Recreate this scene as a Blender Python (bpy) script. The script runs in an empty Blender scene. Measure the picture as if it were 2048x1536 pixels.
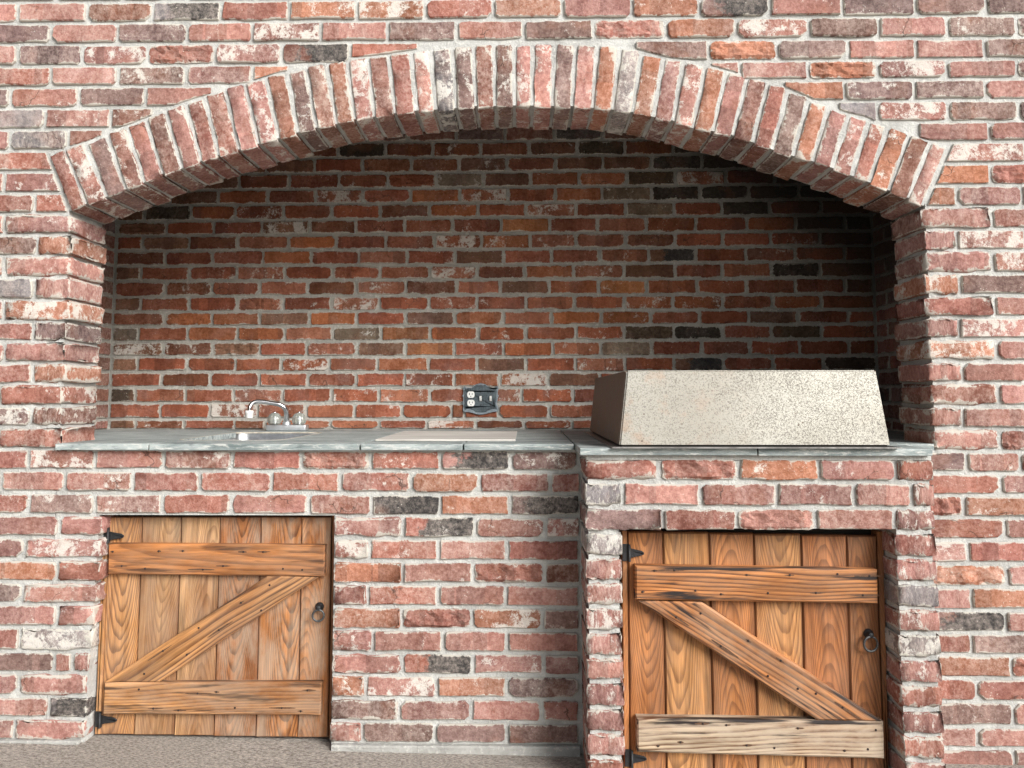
import bpy, bmesh, math, random
from mathutils import Vector, Matrix
random.seed(7)
SC = bpy.context.scene
COL = SC.collection
PI = math.pi

# ------------------------------------------------------------------ camera
CAM_YAW, CAM_PITCH, CAM_ROLL = -0.0204, 0.0791, -0.0007
CAM_CX, CAM_CY, CAM_F = 1017.6, 666.83, 1565.95
CAM_POS = Vector((0.0, -2.3572, 1.0089))
def _axes():
    cy, sy = math.cos(CAM_YAW), math.sin(CAM_YAW)
    cp, sp = math.cos(CAM_PITCH), math.sin(CAM_PITCH)
    f = Vector((sy*cp, cy*cp, sp)); r = Vector((cy, -sy, 0)); u = r.cross(f)
    cr, sr = math.cos(CAM_ROLL), math.sin(CAM_ROLL)
    return cr*r+sr*u, -sr*r+cr*u, f
AR, AU, AF = _axes()
cam_d = bpy.data.cameras.new('camera')
cam = bpy.data.objects.new('camera', cam_d); COL.objects.link(cam)
m = Matrix.Identity(4)
for i in range(3):
    m[i][0], m[i][1], m[i][2], m[i][3] = AR[i], AU[i], -AF[i], CAM_POS[i]
cam.matrix_world = m
cam_d.sensor_width = 36.0
cam_d.lens = 36.0*CAM_F/2048
cam_d.shift_x = (1024-CAM_CX)/2048
cam_d.shift_y = (CAM_CY-768)/2048
cam_d.clip_start = 0.05; cam_d.clip_end = 400
SC.camera = cam

# ------------------------------------------------------------------ light
SUN_AZ, SUN_EL = math.radians(43), math.radians(29)     # measured from the wall's outward normal towards the right
W = bpy.data.worlds.new('World'); SC.world = W; W.use_nodes = True
nt = W.node_tree; nt.nodes.clear()
sky = nt.nodes.new('ShaderNodeTexSky'); sky.sky_type = 'NISHITA'; sky.sun_disc = False
sky.sun_elevation = SUN_EL; sky.sun_rotation = math.atan2(math.sin(SUN_AZ), -math.cos(SUN_AZ))
sky.air_density = 1.0; sky.dust_density = 4.0; sky.ozone_density = 1.0
hs = nt.nodes.new('ShaderNodeHueSaturation'); hs.inputs['Saturation'].default_value = 0.35
bg = nt.nodes.new('ShaderNodeBackground'); bg.inputs[1].default_value = 0.07
wo = nt.nodes.new('ShaderNodeOutputWorld')
nt.links.new(sky.outputs[0], hs.inputs['Color']); nt.links.new(hs.outputs[0], bg.inputs[0]); nt.links.new(bg.outputs[0], wo.inputs[0])
sl = bpy.data.lights.new('sun', 'SUN'); sl.energy = 2.6; sl.angle = math.radians(32); sl.color = (1.0, 0.99, 0.975)
sun = bpy.data.objects.new('sun', sl); COL.objects.link(sun)
sd = Vector((math.sin(SUN_AZ)*math.cos(SUN_EL), -math.cos(SUN_AZ)*math.cos(SUN_EL), math.sin(SUN_EL)))
sun.rotation_euler = sd.to_track_quat('Z', 'Y').to_euler()
SC.render.engine = 'CYCLES'
SC.cycles.max_bounces = 6; SC.cycles.diffuse_bounces = 4; SC.cycles.glossy_bounces = 3
SC.view_settings.view_transform = 'Standard'; SC.view_settings.look = 'None'
SC.view_settings.exposure = 0.80; SC.view_settings.gamma = 1.0
SC.view_settings.use_curve_mapping = False

# ------------------------------------------------------------------ helpers
def ray(px, py):
    return AR*((px-CAM_CX)/CAM_F) - AU*((py-CAM_CY)/CAM_F) + AF
def at(px, py, Y=0.0):            # point of the vertical plane y = Y seen at this place of the photograph
    d = ray(px, py); return CAM_POS + d*((Y-CAM_POS.y)/d.y)
def atz(px, py, Z):               # point of the horizontal plane z = Z
    d = ray(px, py); return CAM_POS + d*((Z-CAM_POS.z)/d.z)
def tag(o, label=None, cat=None, group=None, kind=None):
    if label: o['label'] = label
    if cat: o['category'] = cat
    if group: o['group'] = group
    if kind: o['kind'] = kind
    return o
def empty(name, loc, label, cat, group=None):
    o = bpy.data.objects.new(name, None); COL.objects.link(o); o.location = loc
    o.empty_display_size = 0.05
    return tag(o, label, cat, group)
def mesh(name, vs, fs, mat=None, smooth=False):
    me = bpy.data.meshes.new(name); me.from_pydata([tuple(v) for v in vs], [], fs); me.update()
    if mat: me.materials.append(mat)
    if smooth:
        for p in me.polygons: p.use_smooth = True
    return me
def put(name, me, parent=None, loc=(0, 0, 0), rot=(0, 0, 0), scale=(1, 1, 1)):
    """link a mesh at a WORLD place; parents are unrotated empties or meshes"""
    o = bpy.data.objects.new(name, me); COL.objects.link(o)
    o.rotation_euler = rot; o.scale = scale
    off = Vector((0, 0, 0)); p = parent
    while p is not None: off += p.location; p = p.parent
    o.location = Vector(loc)-off
    if parent is not None: o.parent = parent
    return o
def bm_mesh(name, bm, mat, smooth=False):
    bmesh.ops.recalc_face_normals(bm, faces=bm.faces)
    me = bpy.data.meshes.new(name); bm.to_mesh(me); bm.free()
    if mat: me.materials.append(mat)
    if smooth:
        for p in me.polygons: p.use_smooth = True
    return me
def set_edge(me, vals):
    a = me.attributes.new('edge', 'FLOAT', 'POINT')
    a.data.foreach_set('value', vals)

# ------------------------------------------------------------------ materials
class NB:
    def __init__(s, name):
        s.m = bpy.data.materials.new(name); s.m.use_nodes = True
        s.t = s.m.node_tree; s.b = s.t.nodes['Principled BSDF']
    def n(s, typ, **kw):
        x = s.t.nodes.new(typ)
        for k, v in kw.items():
            if k in x.inputs: x.inputs[k].default_value = v
            else: setattr(x, k, v)
        return x
    def l(s, a, b): s.t.links.new(a, b)
    def math(s, op, a, b=None, c=None, clamp=False):
        x = s.n('ShaderNodeMath', operation=op); x.use_clamp = clamp
        for i, v in enumerate((a, b, c)):
            if v is None: continue
            if isinstance(v, (int, float)): x.inputs[i].default_value = v
            else: s.l(v, x.inputs[i])
        return x.outputs[0]
    def step(s, v, lo, hi, a=0.0, b=1.0):
        x = s.n('ShaderNodeMapRange'); x.interpolation_type = 'SMOOTHSTEP'
        s.l(v, x.inputs[0])
        for i, w in enumerate((lo, hi, a, b)):
            if isinstance(w, (int, float)): x.inputs[i+1].default_value = w
            else: s.l(w, x.inputs[i+1])
        return x.outputs[0]
    def mix(s, f, a, b, blend='MIX'):
        x = s.n('ShaderNodeMix', data_type='RGBA', blend_type=blend)
        for i, v in ((0, f), (6, a), (7, b)):
            if isinstance(v, (int, float)): x.inputs[i].default_value = v
            elif isinstance(v, tuple): x.inputs[i].default_value = (*v, 1)
            else: s.l(v, x.inputs[i])
        return x.outputs[2]
    def noise(s, vec, scale, detail=4, rough=0.55, dist=0.0, dim='3D'):
        x = s.n('ShaderNodeTexNoise'); x.noise_dimensions = dim
        x.inputs['Scale'].default_value = scale; x.inputs['Detail'].default_value = detail
        x.inputs['Roughness'].default_value = rough; x.inputs['Distortion'].default_value = dist
        if vec is not None: s.l(vec, x.inputs['Vector'])
        return x.outputs[0]
    def attr(s, name, typ='OBJECT'):
        x = s.n('ShaderNodeAttribute'); x.attribute_type = typ; x.attribute_name = name
        return x.outputs['Fac']
    def coords(s, k=37.0):
        tc = s.n('ShaderNodeTexCoord'); oi = s.n('ShaderNodeObjectInfo')
        sc = s.n('ShaderNodeVectorMath', operation='ADD'); s.l(tc.outputs['Object'], sc.inputs[0])
        r = s.math('MULTIPLY', oi.outputs['Random'], k)
        cb = s.n('ShaderNodeCombineXYZ'); s.l(r, cb.inputs[0]); s.l(s.math('MULTIPLY', r, 1.7), cb.inputs[1]); s.l(s.math('MULTIPLY', r, 0.6), cb.inputs[2])
        s.l(cb.outputs[0], sc.inputs[1])
        return sc.outputs[0], tc, oi
    def bump(s, h, strength, dist, prev=None):
        x = s.n('ShaderNodeBump'); x.inputs['Strength'].default_value = strength; x.inputs['Distance'].default_value = dist
        s.l(h, x.inputs['Height'])
        if prev is not None: s.l(prev, x.inputs['Normal'])
        return x.outputs[0]

MORTAR_COL = (0.55, 0.55, 0.525)
def soot_shade(B, n, amount=0.88):
    """smoke staining left by the grill plus painted shade on the inside of the niche, thickest in the upper right corner"""
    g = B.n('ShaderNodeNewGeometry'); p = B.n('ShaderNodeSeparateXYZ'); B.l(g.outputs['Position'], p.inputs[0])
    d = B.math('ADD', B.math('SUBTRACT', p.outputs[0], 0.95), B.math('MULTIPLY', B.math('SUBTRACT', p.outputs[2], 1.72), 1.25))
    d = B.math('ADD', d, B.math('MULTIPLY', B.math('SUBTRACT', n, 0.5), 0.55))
    return B.math('MULTIPLY', B.math('MULTIPLY', B.step(d, -0.12, 0.42), B.step(p.outputs[1], 0.25, 0.45)), amount)  # the corner's shade is painted in together with the smoke stain
def brick_material(name, vertex_tint=False):
    B = NB(name); v, tc, oi = B.coords()
    if vertex_tint:
        ca = B.n('ShaderNodeAttribute'); ca.attribute_type = 'GEOMETRY'; ca.attribute_name = 'tint'
        base = ca.outputs['Color']; veilamt = 0.3
        wv = B.n('ShaderNodeValue'); wv.outputs[0].default_value = 0.22; white = wv.outputs[0]
        cv = B.n('ShaderNodeValue'); cv.outputs[0].default_value = 0.0; char = cv.outputs[0]
    else:
        base = oi.outputs['Color']; white = B.attr('white'); char = B.attr('char'); veilamt = B.attr('veil')
    sx = B.n('ShaderNodeSeparateXYZ'); B.l(v, sx.inputs[0])
    n1 = B.noise(v, 15, 6, 0.68); n2 = B.noise(v, 85, 5, 0.74); n3 = B.noise(v, 420, 3, 0.7)
    # firing bands across the length, each with a fairly hard border
    cb = B.n('ShaderNodeCombineXYZ'); B.l(B.math('MULTIPLY', sx.outputs[0], 13.0), cb.inputs[0]); B.l(B.math('MULTIPLY', oi.outputs['Random'], 91.0), cb.inputs[1])
    vo = B.n('ShaderNodeTexVoronoi'); vo.inputs['Scale'].default_value = 1.0; B.l(cb.outputs[0], vo.inputs['Vector'])
    sepc = B.n('ShaderNodeSeparateColor'); B.l(vo.outputs['Color'], sepc.inputs[0])
    band = B.math('MULTIPLY_ADD', sepc.outputs[0], 0.46, 0.77)
    val = B.math('MULTIPLY', band, B.step(n1, 0.25, 0.75, 0.74, 1.2))
    val = B.math('MULTIPLY', val, B.step(n2, 0.3, 0.7, 0.76, 1.2))
    vc = B.n('ShaderNodeCombineXYZ'); [B.l(val, vc.inputs[i]) for i in range(3)]
    c = B.mix(1.0, base, vc.outputs[0], 'MULTIPLY')
    # hue drift to burnt orange and to plum
    hn = B.noise(v, 9, 3, 0.5)
    c = B.mix(B.math('MULTIPLY', B.step(hn, 0.52, 0.7), 0.28), c, (0.33, 0.13, 0.07))
    c = B.mix(B.math('MULTIPLY', B.step(hn, 0.46, 0.3), 0.32), c, (0.20, 0.110, 0.095))
    # char / flashing
    lx = B.n('ShaderNodeSeparateXYZ'); B.l(tc.outputs['Object'], lx.inputs[0])
    g = B.math('ADD', B.math('MULTIPLY', lx.outputs[0], 6.0), B.math('MULTIPLY', B.math('SUBTRACT', n1, 0.5), 1.6))
    gsel = B.math('MULTIPLY', B.math('SUBTRACT', char, 0.0), 1.0)
    chf = B.math('MULTIPLY', B.step(g, -0.35, -0.2), gsel, clamp=True)
    c = B.mix(chf, c, (0.034, 0.031, 0.031))
    # small dark pits
    vp = B.n('ShaderNodeTexVoronoi'); vp.inputs['Scale'].default_value = 150.0; B.l(v, vp.inputs['Vector'])
    pit = B.math('MULTIPLY', B.step(vp.outputs['Distance'], 0.22, 0.08), B.step(n2, 0.5, 0.62), clamp=True)
    c = B.mix(B.math('MULTIPLY', pit, 0.7), c, (0.05, 0.03, 0.028))
    # whitewash / lime remains: large flaky patches, hard border
    wn = B.noise(v, 17, 7, 0.72, 0.35); wn2 = n3
    wsum = B.math('ADD', wn, B.math('MULTIPLY', B.math('SUBTRACT', B.math('ADD', wn2, n2), 1.0), 0.28))
    thr = B.math('MULTIPLY_ADD', white, -0.26, 0.735)
    wf = B.step(wsum, thr, B.math('ADD', thr, 0.075))
    # faint milky veil
    vmix = B.math('ADD', B.math('MULTIPLY', n2, 0.6), B.math('MULTIPLY', n1, 0.4))
    veil = B.math('MULTIPLY', B.step(vmix, 0.38, 0.68), veilamt)
    c = B.mix(veil, c, (0.53, 0.455, 0.40))
    c = B.mix(B.math('MULTIPLY', wf, 0.78), c, (0.68, 0.65, 0.59))
    # specks of lime
    ws = B.n('ShaderNodeTexVoronoi'); ws.inputs['Scale'].default_value = 95.0; B.l(v, ws.inputs['Vector'])
    spk = B.math('MULTIPLY', B.step(ws.outputs['Distance'], 0.17, 0.10), B.step(n1, 0.5, 0.6), clamp=True)
    c = B.mix(B.math('MULTIPLY', spk, 0.75), c, (0.66, 0.62, 0.55))
    # mortar smeared over the arrises
    ed = B.attr('edge', 'GEOMETRY')
    sm = B.math('SUBTRACT', B.math('ADD', n1, B.math('MULTIPLY', B.math('SUBTRACT', n2, 0.5), 0.55)), B.math('MULTIPLY', ed, 0.42))
    smf = B.step(sm, 0.385, 0.47)
    c = B.mix(B.math('MULTIPLY', smf, 0.88), c, (0.52, 0.49, 0.43))
    # cracks
    vk = B.n('ShaderNodeTexVoronoi'); vk.feature = 'DISTANCE_TO_EDGE'; vk.inputs['Scale'].default_value = 16.0
    dv = B.n('ShaderNodeVectorMath', operation='ADD'); B.l(v, dv.inputs[0])
    nn = B.n('ShaderNodeTexNoise'); nn.inputs['Scale'].default_value = 40; nn.inputs['Detail'].default_value = 4; B.l(v, nn.inputs['Vector'])
    ns = B.n('ShaderNodeVectorMath', operation='SCALE'); ns.inputs['Scale'].default_value = 0.035; B.l(nn.outputs['Color'], ns.inputs[0]); B.l(ns.outputs[0], dv.inputs[1])
    B.l(dv.outputs[0], vk.inputs['Vector'])
    crk = B.math('MULTIPLY', B.step(vk.outputs['Distance'], 0.035, 0.008), B.step(hn, 0.62, 0.68), clamp=True)
    c = B.mix(B.math('MULTIPLY', crk, 0.7), c, (0.04, 0.025, 0.022))
    c = B.mix(soot_shade(B, n1), c, (0.018, 0.016, 0.015))
    B.l(c, B.b.inputs['Base Color'])
    B.b.inputs['Roughness'].default_value = 0.88; B.b.inputs['Specular IOR Level'].default_value = 0.25
    h = B.math('ADD', B.math('MULTIPLY', n2, 0.75), B.math('MULTIPLY', n3, 0.3)); h = B.math('ADD', h, B.math('MULTIPLY', n1, 1.3))
    nrm = B.bump(h, 1.0, 0.0038)
    B.l(nrm, B.b.inputs['Normal'])
    return B.m
def mortar_material(name, col):
    B = NB(name); tc = B.n('ShaderNodeTexCoord'); v = tc.outputs['Object']
    n1 = B.noise(v, 7, 5, 0.6); n2 = B.noise(v, 60, 5, 0.7); n3 = B.noise(v, 350, 3, 0.7)
    a = B.mix(B.step(n1, 0.3, 0.7), tuple(x*0.80 for x in col), tuple(x*1.12 for x in col))
    a = B.mix(B.math('MULTIPLY', B.step(n2, 0.54, 0.64), 0.55), a, (0.70, 0.69, 0.64))
    a = B.mix(B.math('MULTIPLY', B.step(n2, 0.44, 0.32), 0.45), a, tuple(x*0.55 for x in col))
    a = B.mix(B.math('MULTIPLY', B.step(n3, 0.60, 0.72), 0.4), a, tuple(x*0.5 for x in col))
    a = B.mix(soot_shade(B, n1, 0.82), a, (0.022, 0.020, 0.018))
    B.l(a, B.b.inputs['Base Color']); B.b.inputs['Roughness'].default_value = 0.95; B.b.inputs['Specular IOR Level'].default_value = 0.15
    h = B.math('ADD', B.math('MULTIPLY', n2, 0.75), B.math('MULTIPLY', n3, 0.25))
    B.l(B.bump(h, 1.0, 0.011), B.b.inputs['Normal'])
    return B.m
def wood_material(name):
    B = NB(name); tc = B.n('ShaderNodeTexCoord'); oi = B.n('ShaderNodeObjectInfo')
    s = B.n('ShaderNodeSeparateXYZ'); B.l(tc.outputs['Object'], s.inputs[0])
    rnd = oi.outputs['Random']; rk = B.math('MULTIPLY', rnd, 53.0)
    def vec(kx, ky, kz):
        c = B.n('ShaderNodeCombineXYZ'); B.l(B.math('MULTIPLY_ADD', s.outputs[0], kx, rk), c.inputs[0]); B.l(B.math('MULTIPLY', s.outputs[1], ky), c.inputs[1]); B.l(B.math('MULTIPLY_ADD', s.outputs[2], kz, rk), c.inputs[2]); return c.outputs[0]
    # cathedral arches: rings are level sets of x^2 + k z
    lowf = B.noise(vec(4, 4, 1.8), 1.0, 2, 0.45)
    xo = B.math('ADD', B.math('ADD', s.outputs[0], B.attr('off')), B.math('ADD', B.math('MULTIPLY', B.math('SUBTRACT', B.math('FRACT', B.math('MULTIPLY', rnd, 17.3)), 0.5), 0.07), B.math('MULTIPLY', B.math('SUBTRACT', lowf, 0.5), 0.055)))
    q = B.math('MULTIPLY', B.math('MULTIPLY', xo, xo), 34.0)
    sg = B.math('SUBTRACT', B.math('MULTIPLY', B.math('GREATER_THAN', B.math('FRACT', B.math('MULTIPLY', rnd, 7.7)), 0.5), 2.0), 1.0)
    lv = B.math('ADD', q, B.math('MULTIPLY', B.math('MULTIPLY', s.outputs[2], sg), B.attr('arch')))
    lv = B.math('ADD', lv, B.math('MULTIPLY', B.noise(vec(9, 9, 1.5), 1.0, 3, 0.5), 0.12))
    broad0 = B.noise(vec(0.0, 0.0, 0.0), 1.0, 1, 0.5)
    ph = B.math('MULTIPLY', lv, B.step(broad0, 0.3, 0.7, B.math('MULTIPLY', B.attr('freq'), 70.0), B.math('MULTIPLY', B.attr('freq'), 115.0)))
    tri = B.math('FRACT', ph)                                   # early wood to late wood, sharp return
    late = B.math('MULTIPLY', B.step(tri, 0.30, 0.90), B.step(tri, 1.0, 0.90), clamp=True)
    late = B.math('MULTIPLY', late, B.step(B.noise(vec(25, 25, 4), 1.0, 4, 0.6), 0.26, 0.5, 0.45, 1.0))
    fine = B.noise(vec(420, 420, 9), 1.0, 3, 0.6); mid = B.noise(vec(60, 60, 3), 1.0, 4, 0.6); broad = B.noise(vec(9, 9, 1.6), 1.0, 3, 0.5)
    base = oi.outputs['Color']
    val = B.math('MULTIPLY', B.step(mid, 0.3, 0.7, 0.60, 1.36), B.step(fine, 0.3, 0.7, 0.80, 1.2))
    val = B.math('MULTIPLY', val, B.step(broad, 0.3, 0.7, 0.82, 1.18))
    vc = B.n('ShaderNodeCombineXYZ'); [B.l(val, vc.inputs[i]) for i in range(3)]
    c = B.mix(1.0, base, vc.outputs[0], 'MULTIPLY')
    c = B.mix(B.math('MULTIPLY', B.step(B.noise(vec(7, 7, 1.2), 1.0, 4, 0.55), 0.44, 0.64), 0.7), c, (0.17, 0.058, 0.018))
    c = B.mix(B.math('MULTIPLY', late, B.attr('ring')), c, (0.085, 0.027, 0.009))
    # bleached weathering
    we = B.math('MULTIPLY', B.step(B.noise(vec(16, 16, 5), 1.0, 5, 0.65), 0.36, 0.62), B.attr('weather'), clamp=True)
    c = B.mix(we, c, (0.50, 0.41, 0.31))
    # iron-dark streaks along the grain
    st = B.math('MULTIPLY', B.step(B.noise(vec(38, 38, 3.0), 1.0, 4, 0.55), 0.54, 0.64), B.attr('streak'), clamp=True)
    c = B.mix(st, c, (0.025, 0.018, 0.016))
    ed = B.attr('edge', 'GEOMETRY')
    c = B.mix(B.math('MULTIPLY', B.step(ed, 0.5, 0.0), B.attr('rim')), c, (0.10, 0.035, 0.014))
    B.l(c, B.b.inputs['Base Color'])
    B.b.inputs['Roughness'].default_value = 0.62; B.b.inputs['Specular IOR Level'].default_value = 0.3
    h = B.math('ADD', B.math('MULTIPLY', fine, 0.6), B.math('MULTIPLY', mid, 0.8))
    B.l(B.bump(h, 0.55, 0.0016), B.b.inputs['Normal'])
    return B.m
def slate_material():
    B = NB('slate'); tc = B.n('ShaderNodeTexCoord'); v = tc.outputs['Object']
    mp = B.n('ShaderNodeMapping'); mp.inputs['Scale'].default_value = (1.0, 4.5, 4.5); mp.inputs['Rotation'].default_value = (0, 0, 0.06); B.l(v, mp.inputs[0])
    n1 = B.noise(mp.outputs[0], 5, 7, 0.65, 0.6); n2 = B.noise(mp.outputs[0], 22, 6, 0.7, 0.4); n3 = B.noise(v, 240, 3, 0.6)
    c = B.mix(B.step(n1, 0.32, 0.66), (0.14, 0.175, 0.175), (0.40, 0.445, 0.435))
    c = B.mix(B.math('MULTIPLY', B.step(n2, 0.52, 0.64), 0.75), c, (0.60, 0.61, 0.57))
    c = B.mix(B.math('MULTIPLY', B.step(n2, 0.45, 0.33), 0.6), c, (0.09, 0.11, 0.115))
    c = B.mix(B.math('MULTIPLY', B.step(n3, 0.6, 0.7), 0.25), c, (0.5, 0.55, 0.52))
    B.l(c, B.b.inputs['Base Color']); B.b.inputs['Roughness'].default_value = 0.55
    B.l(B.bump(B.math('ADD', n2, B.math('MULTIPLY', n3, 0.3)), 0.8, 0.004), B.b.inputs['Normal'])
    return B.m
def simple(name, col, rough=0.5, metal=0.0, bump=0.0, scale=120, var=0.25, spec=0.5):
    B = NB(name); tc = B.n('ShaderNodeTexCoord'); v = tc.outputs['Object']
    n = B.noise(v, scale, 4, 0.6); n0 = B.noise(v, scale*0.12, 4, 0.6)
    f = B.math('MULTIPLY', B.math('ADD', n, n0), 0.5)
    c = B.mix(B.step(f, 0.36, 0.64), tuple(x*(1-var) for x in col), tuple(min(1, x*(1+var)) for x in col))
    B.l(c, B.b.inputs['Base Color']); B.l(B.step(f, 0.3, 0.7, max(rough-0.08, 0.02), min(rough+0.12, 1)), B.b.inputs['Roughness'])
    B.b.inputs['Metallic'].default_value = metal; B.b.inputs['Specular IOR Level'].default_value = spec
    if bump: B.l(B.bump(n, bump, 0.002), B.b.inputs['Normal'])
    return B.m
def hood_material():
    B = NB('corroded_metal'); tc = B.n('ShaderNodeTexCoord'); v = tc.outputs['Object']
    n = B.noise(v, 270, 3, 0.6, 1.0); w = B.noise(v, 5.5, 5, 0.6); w2 = B.noise(v, 2.2, 4, 0.55)
    s = B.n('ShaderNodeSeparateXYZ'); B.l(v, s.inputs[0])
    thr = B.step(w, 0.3, 0.7, 0.55, 0.49)
    sp = B.step(n, thr, B.math('ADD', thr, 0.05))
    c = B.mix(B.step(w2, 0.38, 0.62), (0.29, 0.272, 0.232), (0.345, 0.332, 0.290))
    c = B.mix(B.math('MULTIPLY', sp, 0.42), c, (0.13, 0.11, 0.09))
    r2 = B.noise(v, 16, 6, 0.7)
    # brown staining that thins out to the right end
    rf = B.math('MULTIPLY', B.step(r2, 0.5, 0.66), B.step(s.outputs[0], 0.05, -0.35, 0.03, 0.5), clamp=True)
    c = B.mix(rf, c, (0.33, 0.22, 0.15))
    vp = B.n('ShaderNodeTexVoronoi'); vp.inputs['Scale'].default_value = 34.0; B.l(v, vp.inputs['Vector'])
    dk = B.math('MULTIPLY', B.step(vp.outputs['Distance'], 0.14, 0.07), B.step(B.noise(v, 7, 2, 0.5), 0.52, 0.6), clamp=True)
    c = B.mix(B.math('MULTIPLY', dk, 0.8), c, (0.10, 0.07, 0.05))
    B.l(c, B.b.inputs['Base Color']); B.b.inputs['Metallic'].default_value = 0.45
    B.l(B.step(sp, 0, 1, 0.5, 0.75), B.b.inputs['Roughness'])
    B.l(B.bump(B.math('MULTIPLY', sp, -1.0), 0.35, 0.0012), B.b.inputs['Normal'])
    return B.m
def carpet_material():
    B = NB('carpet'); tc = B.n('ShaderNodeTexCoord'); v = tc.outputs['Object']
    mpc = B.n('ShaderNodeMapping'); mpc.inputs['Rotation'].default_value = (0, 0, 0.7); mpc.inputs['Scale'].default_value = (1, 2.4, 1); B.l(v, mpc.inputs[0]); n = B.noise(mpc.outputs[0], 95, 4, 0.8); n2 = B.noise(v, 2.0, 5, 0.6); n3 = B.noise(v, 620, 2, 0.8)
    c = B.mix(B.step(n, 0.34, 0.66), (0.21, 0.175, 0.15), (0.80, 0.73, 0.65))
    c = B.mix(B.math('MULTIPLY', B.step(n3, 0.55, 0.7), 0.6), c, (0.55, 0.52, 0.48))
    c = B.mix(B.math('MULTIPLY', B.step(n2, 0.35, 0.7), 0.3), c, (0.34, 0.30, 0.265))
    B.l(c, B.b.inputs['Base Color']); B.b.inputs['Roughness'].default_value = 1.0; B.b.inputs['Specular IOR Level'].default_value = 0.05
    B.l(B.bump(B.math('ADD', n, n3), 1.0, 0.006), B.b.inputs['Normal'])
    return B.m
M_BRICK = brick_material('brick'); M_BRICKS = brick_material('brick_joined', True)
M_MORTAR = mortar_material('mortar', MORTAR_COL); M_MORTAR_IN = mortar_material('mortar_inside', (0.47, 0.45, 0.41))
M_WOOD = wood_material('weathered_wood'); M_SLATE = slate_material(); M_HOOD = hood_material(); M_CARPET = carpet_material(); M_CONC = simple('concrete', (0.55, 0.53, 0.49), 0.9, 0, 0.4, 12, 0.12)
M_IRON = simple('black_iron', (0.022, 0.022, 0.024), 0.5, 0.3, 0.5, 160)
M_RING = simple('grey_iron', (0.10, 0.10, 0.10), 0.45, 0.7, 0.4, 160)
M_SATIN = simple('satin_chrome', (0.66, 0.68, 0.70), 0.38, 0.85, 0.0, 60, 0.08)
M_CHROME = simple('chrome', (0.62, 0.63, 0.65), 0.16, 1.0, 0.0, 60, 0.08)
M_STEEL = simple('brushed_steel', (0.42, 0.43, 0.44), 0.36, 1.0, 0.15, 90, 0.12)
M_WHITE = simple('white_plastic', (0.80, 0.80, 0.77), 0.4, 0, 0, 40, 0.04)
M_PEWTER = simple('dark_pewter', (0.085, 0.105, 0.115), 0.42, 0.55, 0.8, 220, 0.5)
M_PEWTER_L = simple('worn_pewter', (0.26, 0.30, 0.33), 0.4, 0.55, 0.5, 220, 0.3)
M_BOARD = None
M_OXIDE_REFL = simple('oxide_and_reflection', (0.135, 0.10, 0.072), 0.5, 0.5, 0.2, 60, 0.35)  # brown paints the reflected dark niche along with real oxide
M_DARK = simple('dark_gap', (0.02, 0.017, 0.015), 0.9, 0, 0, 30)
M_NAIL = simple('rusted_nail', (0.045, 0.03, 0.026), 0.7, 0.4, 0.3, 300)
M_FOOT = mortar_material('pale_mortar', (0.44, 0.435, 0.41))
M_CAULK = simple('pale_caulk', (0.42, 0.38, 0.31), 0.8, 0, 0.4, 90, 0.25)
B_ = NB('clear_acrylic'); B_.b.inputs['Base Color'].default_value = (0.48, 0.50, 0.46, 1); B_.b.inputs['Roughness'].default_value = 0.12
B_.b.inputs['Transmission Weight'].default_value = 0.55; B_.b.inputs['IOR'].default_value = 1.45
_n = B_.noise(B_.n('ShaderNodeTexCoord').outputs['Object'], 60, 3); B_.l(B_.step(_n, 0.3, 0.7, 0.08, 0.3), B_.b.inputs['Roughness'])
M_ACRYL = B_.m
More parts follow.
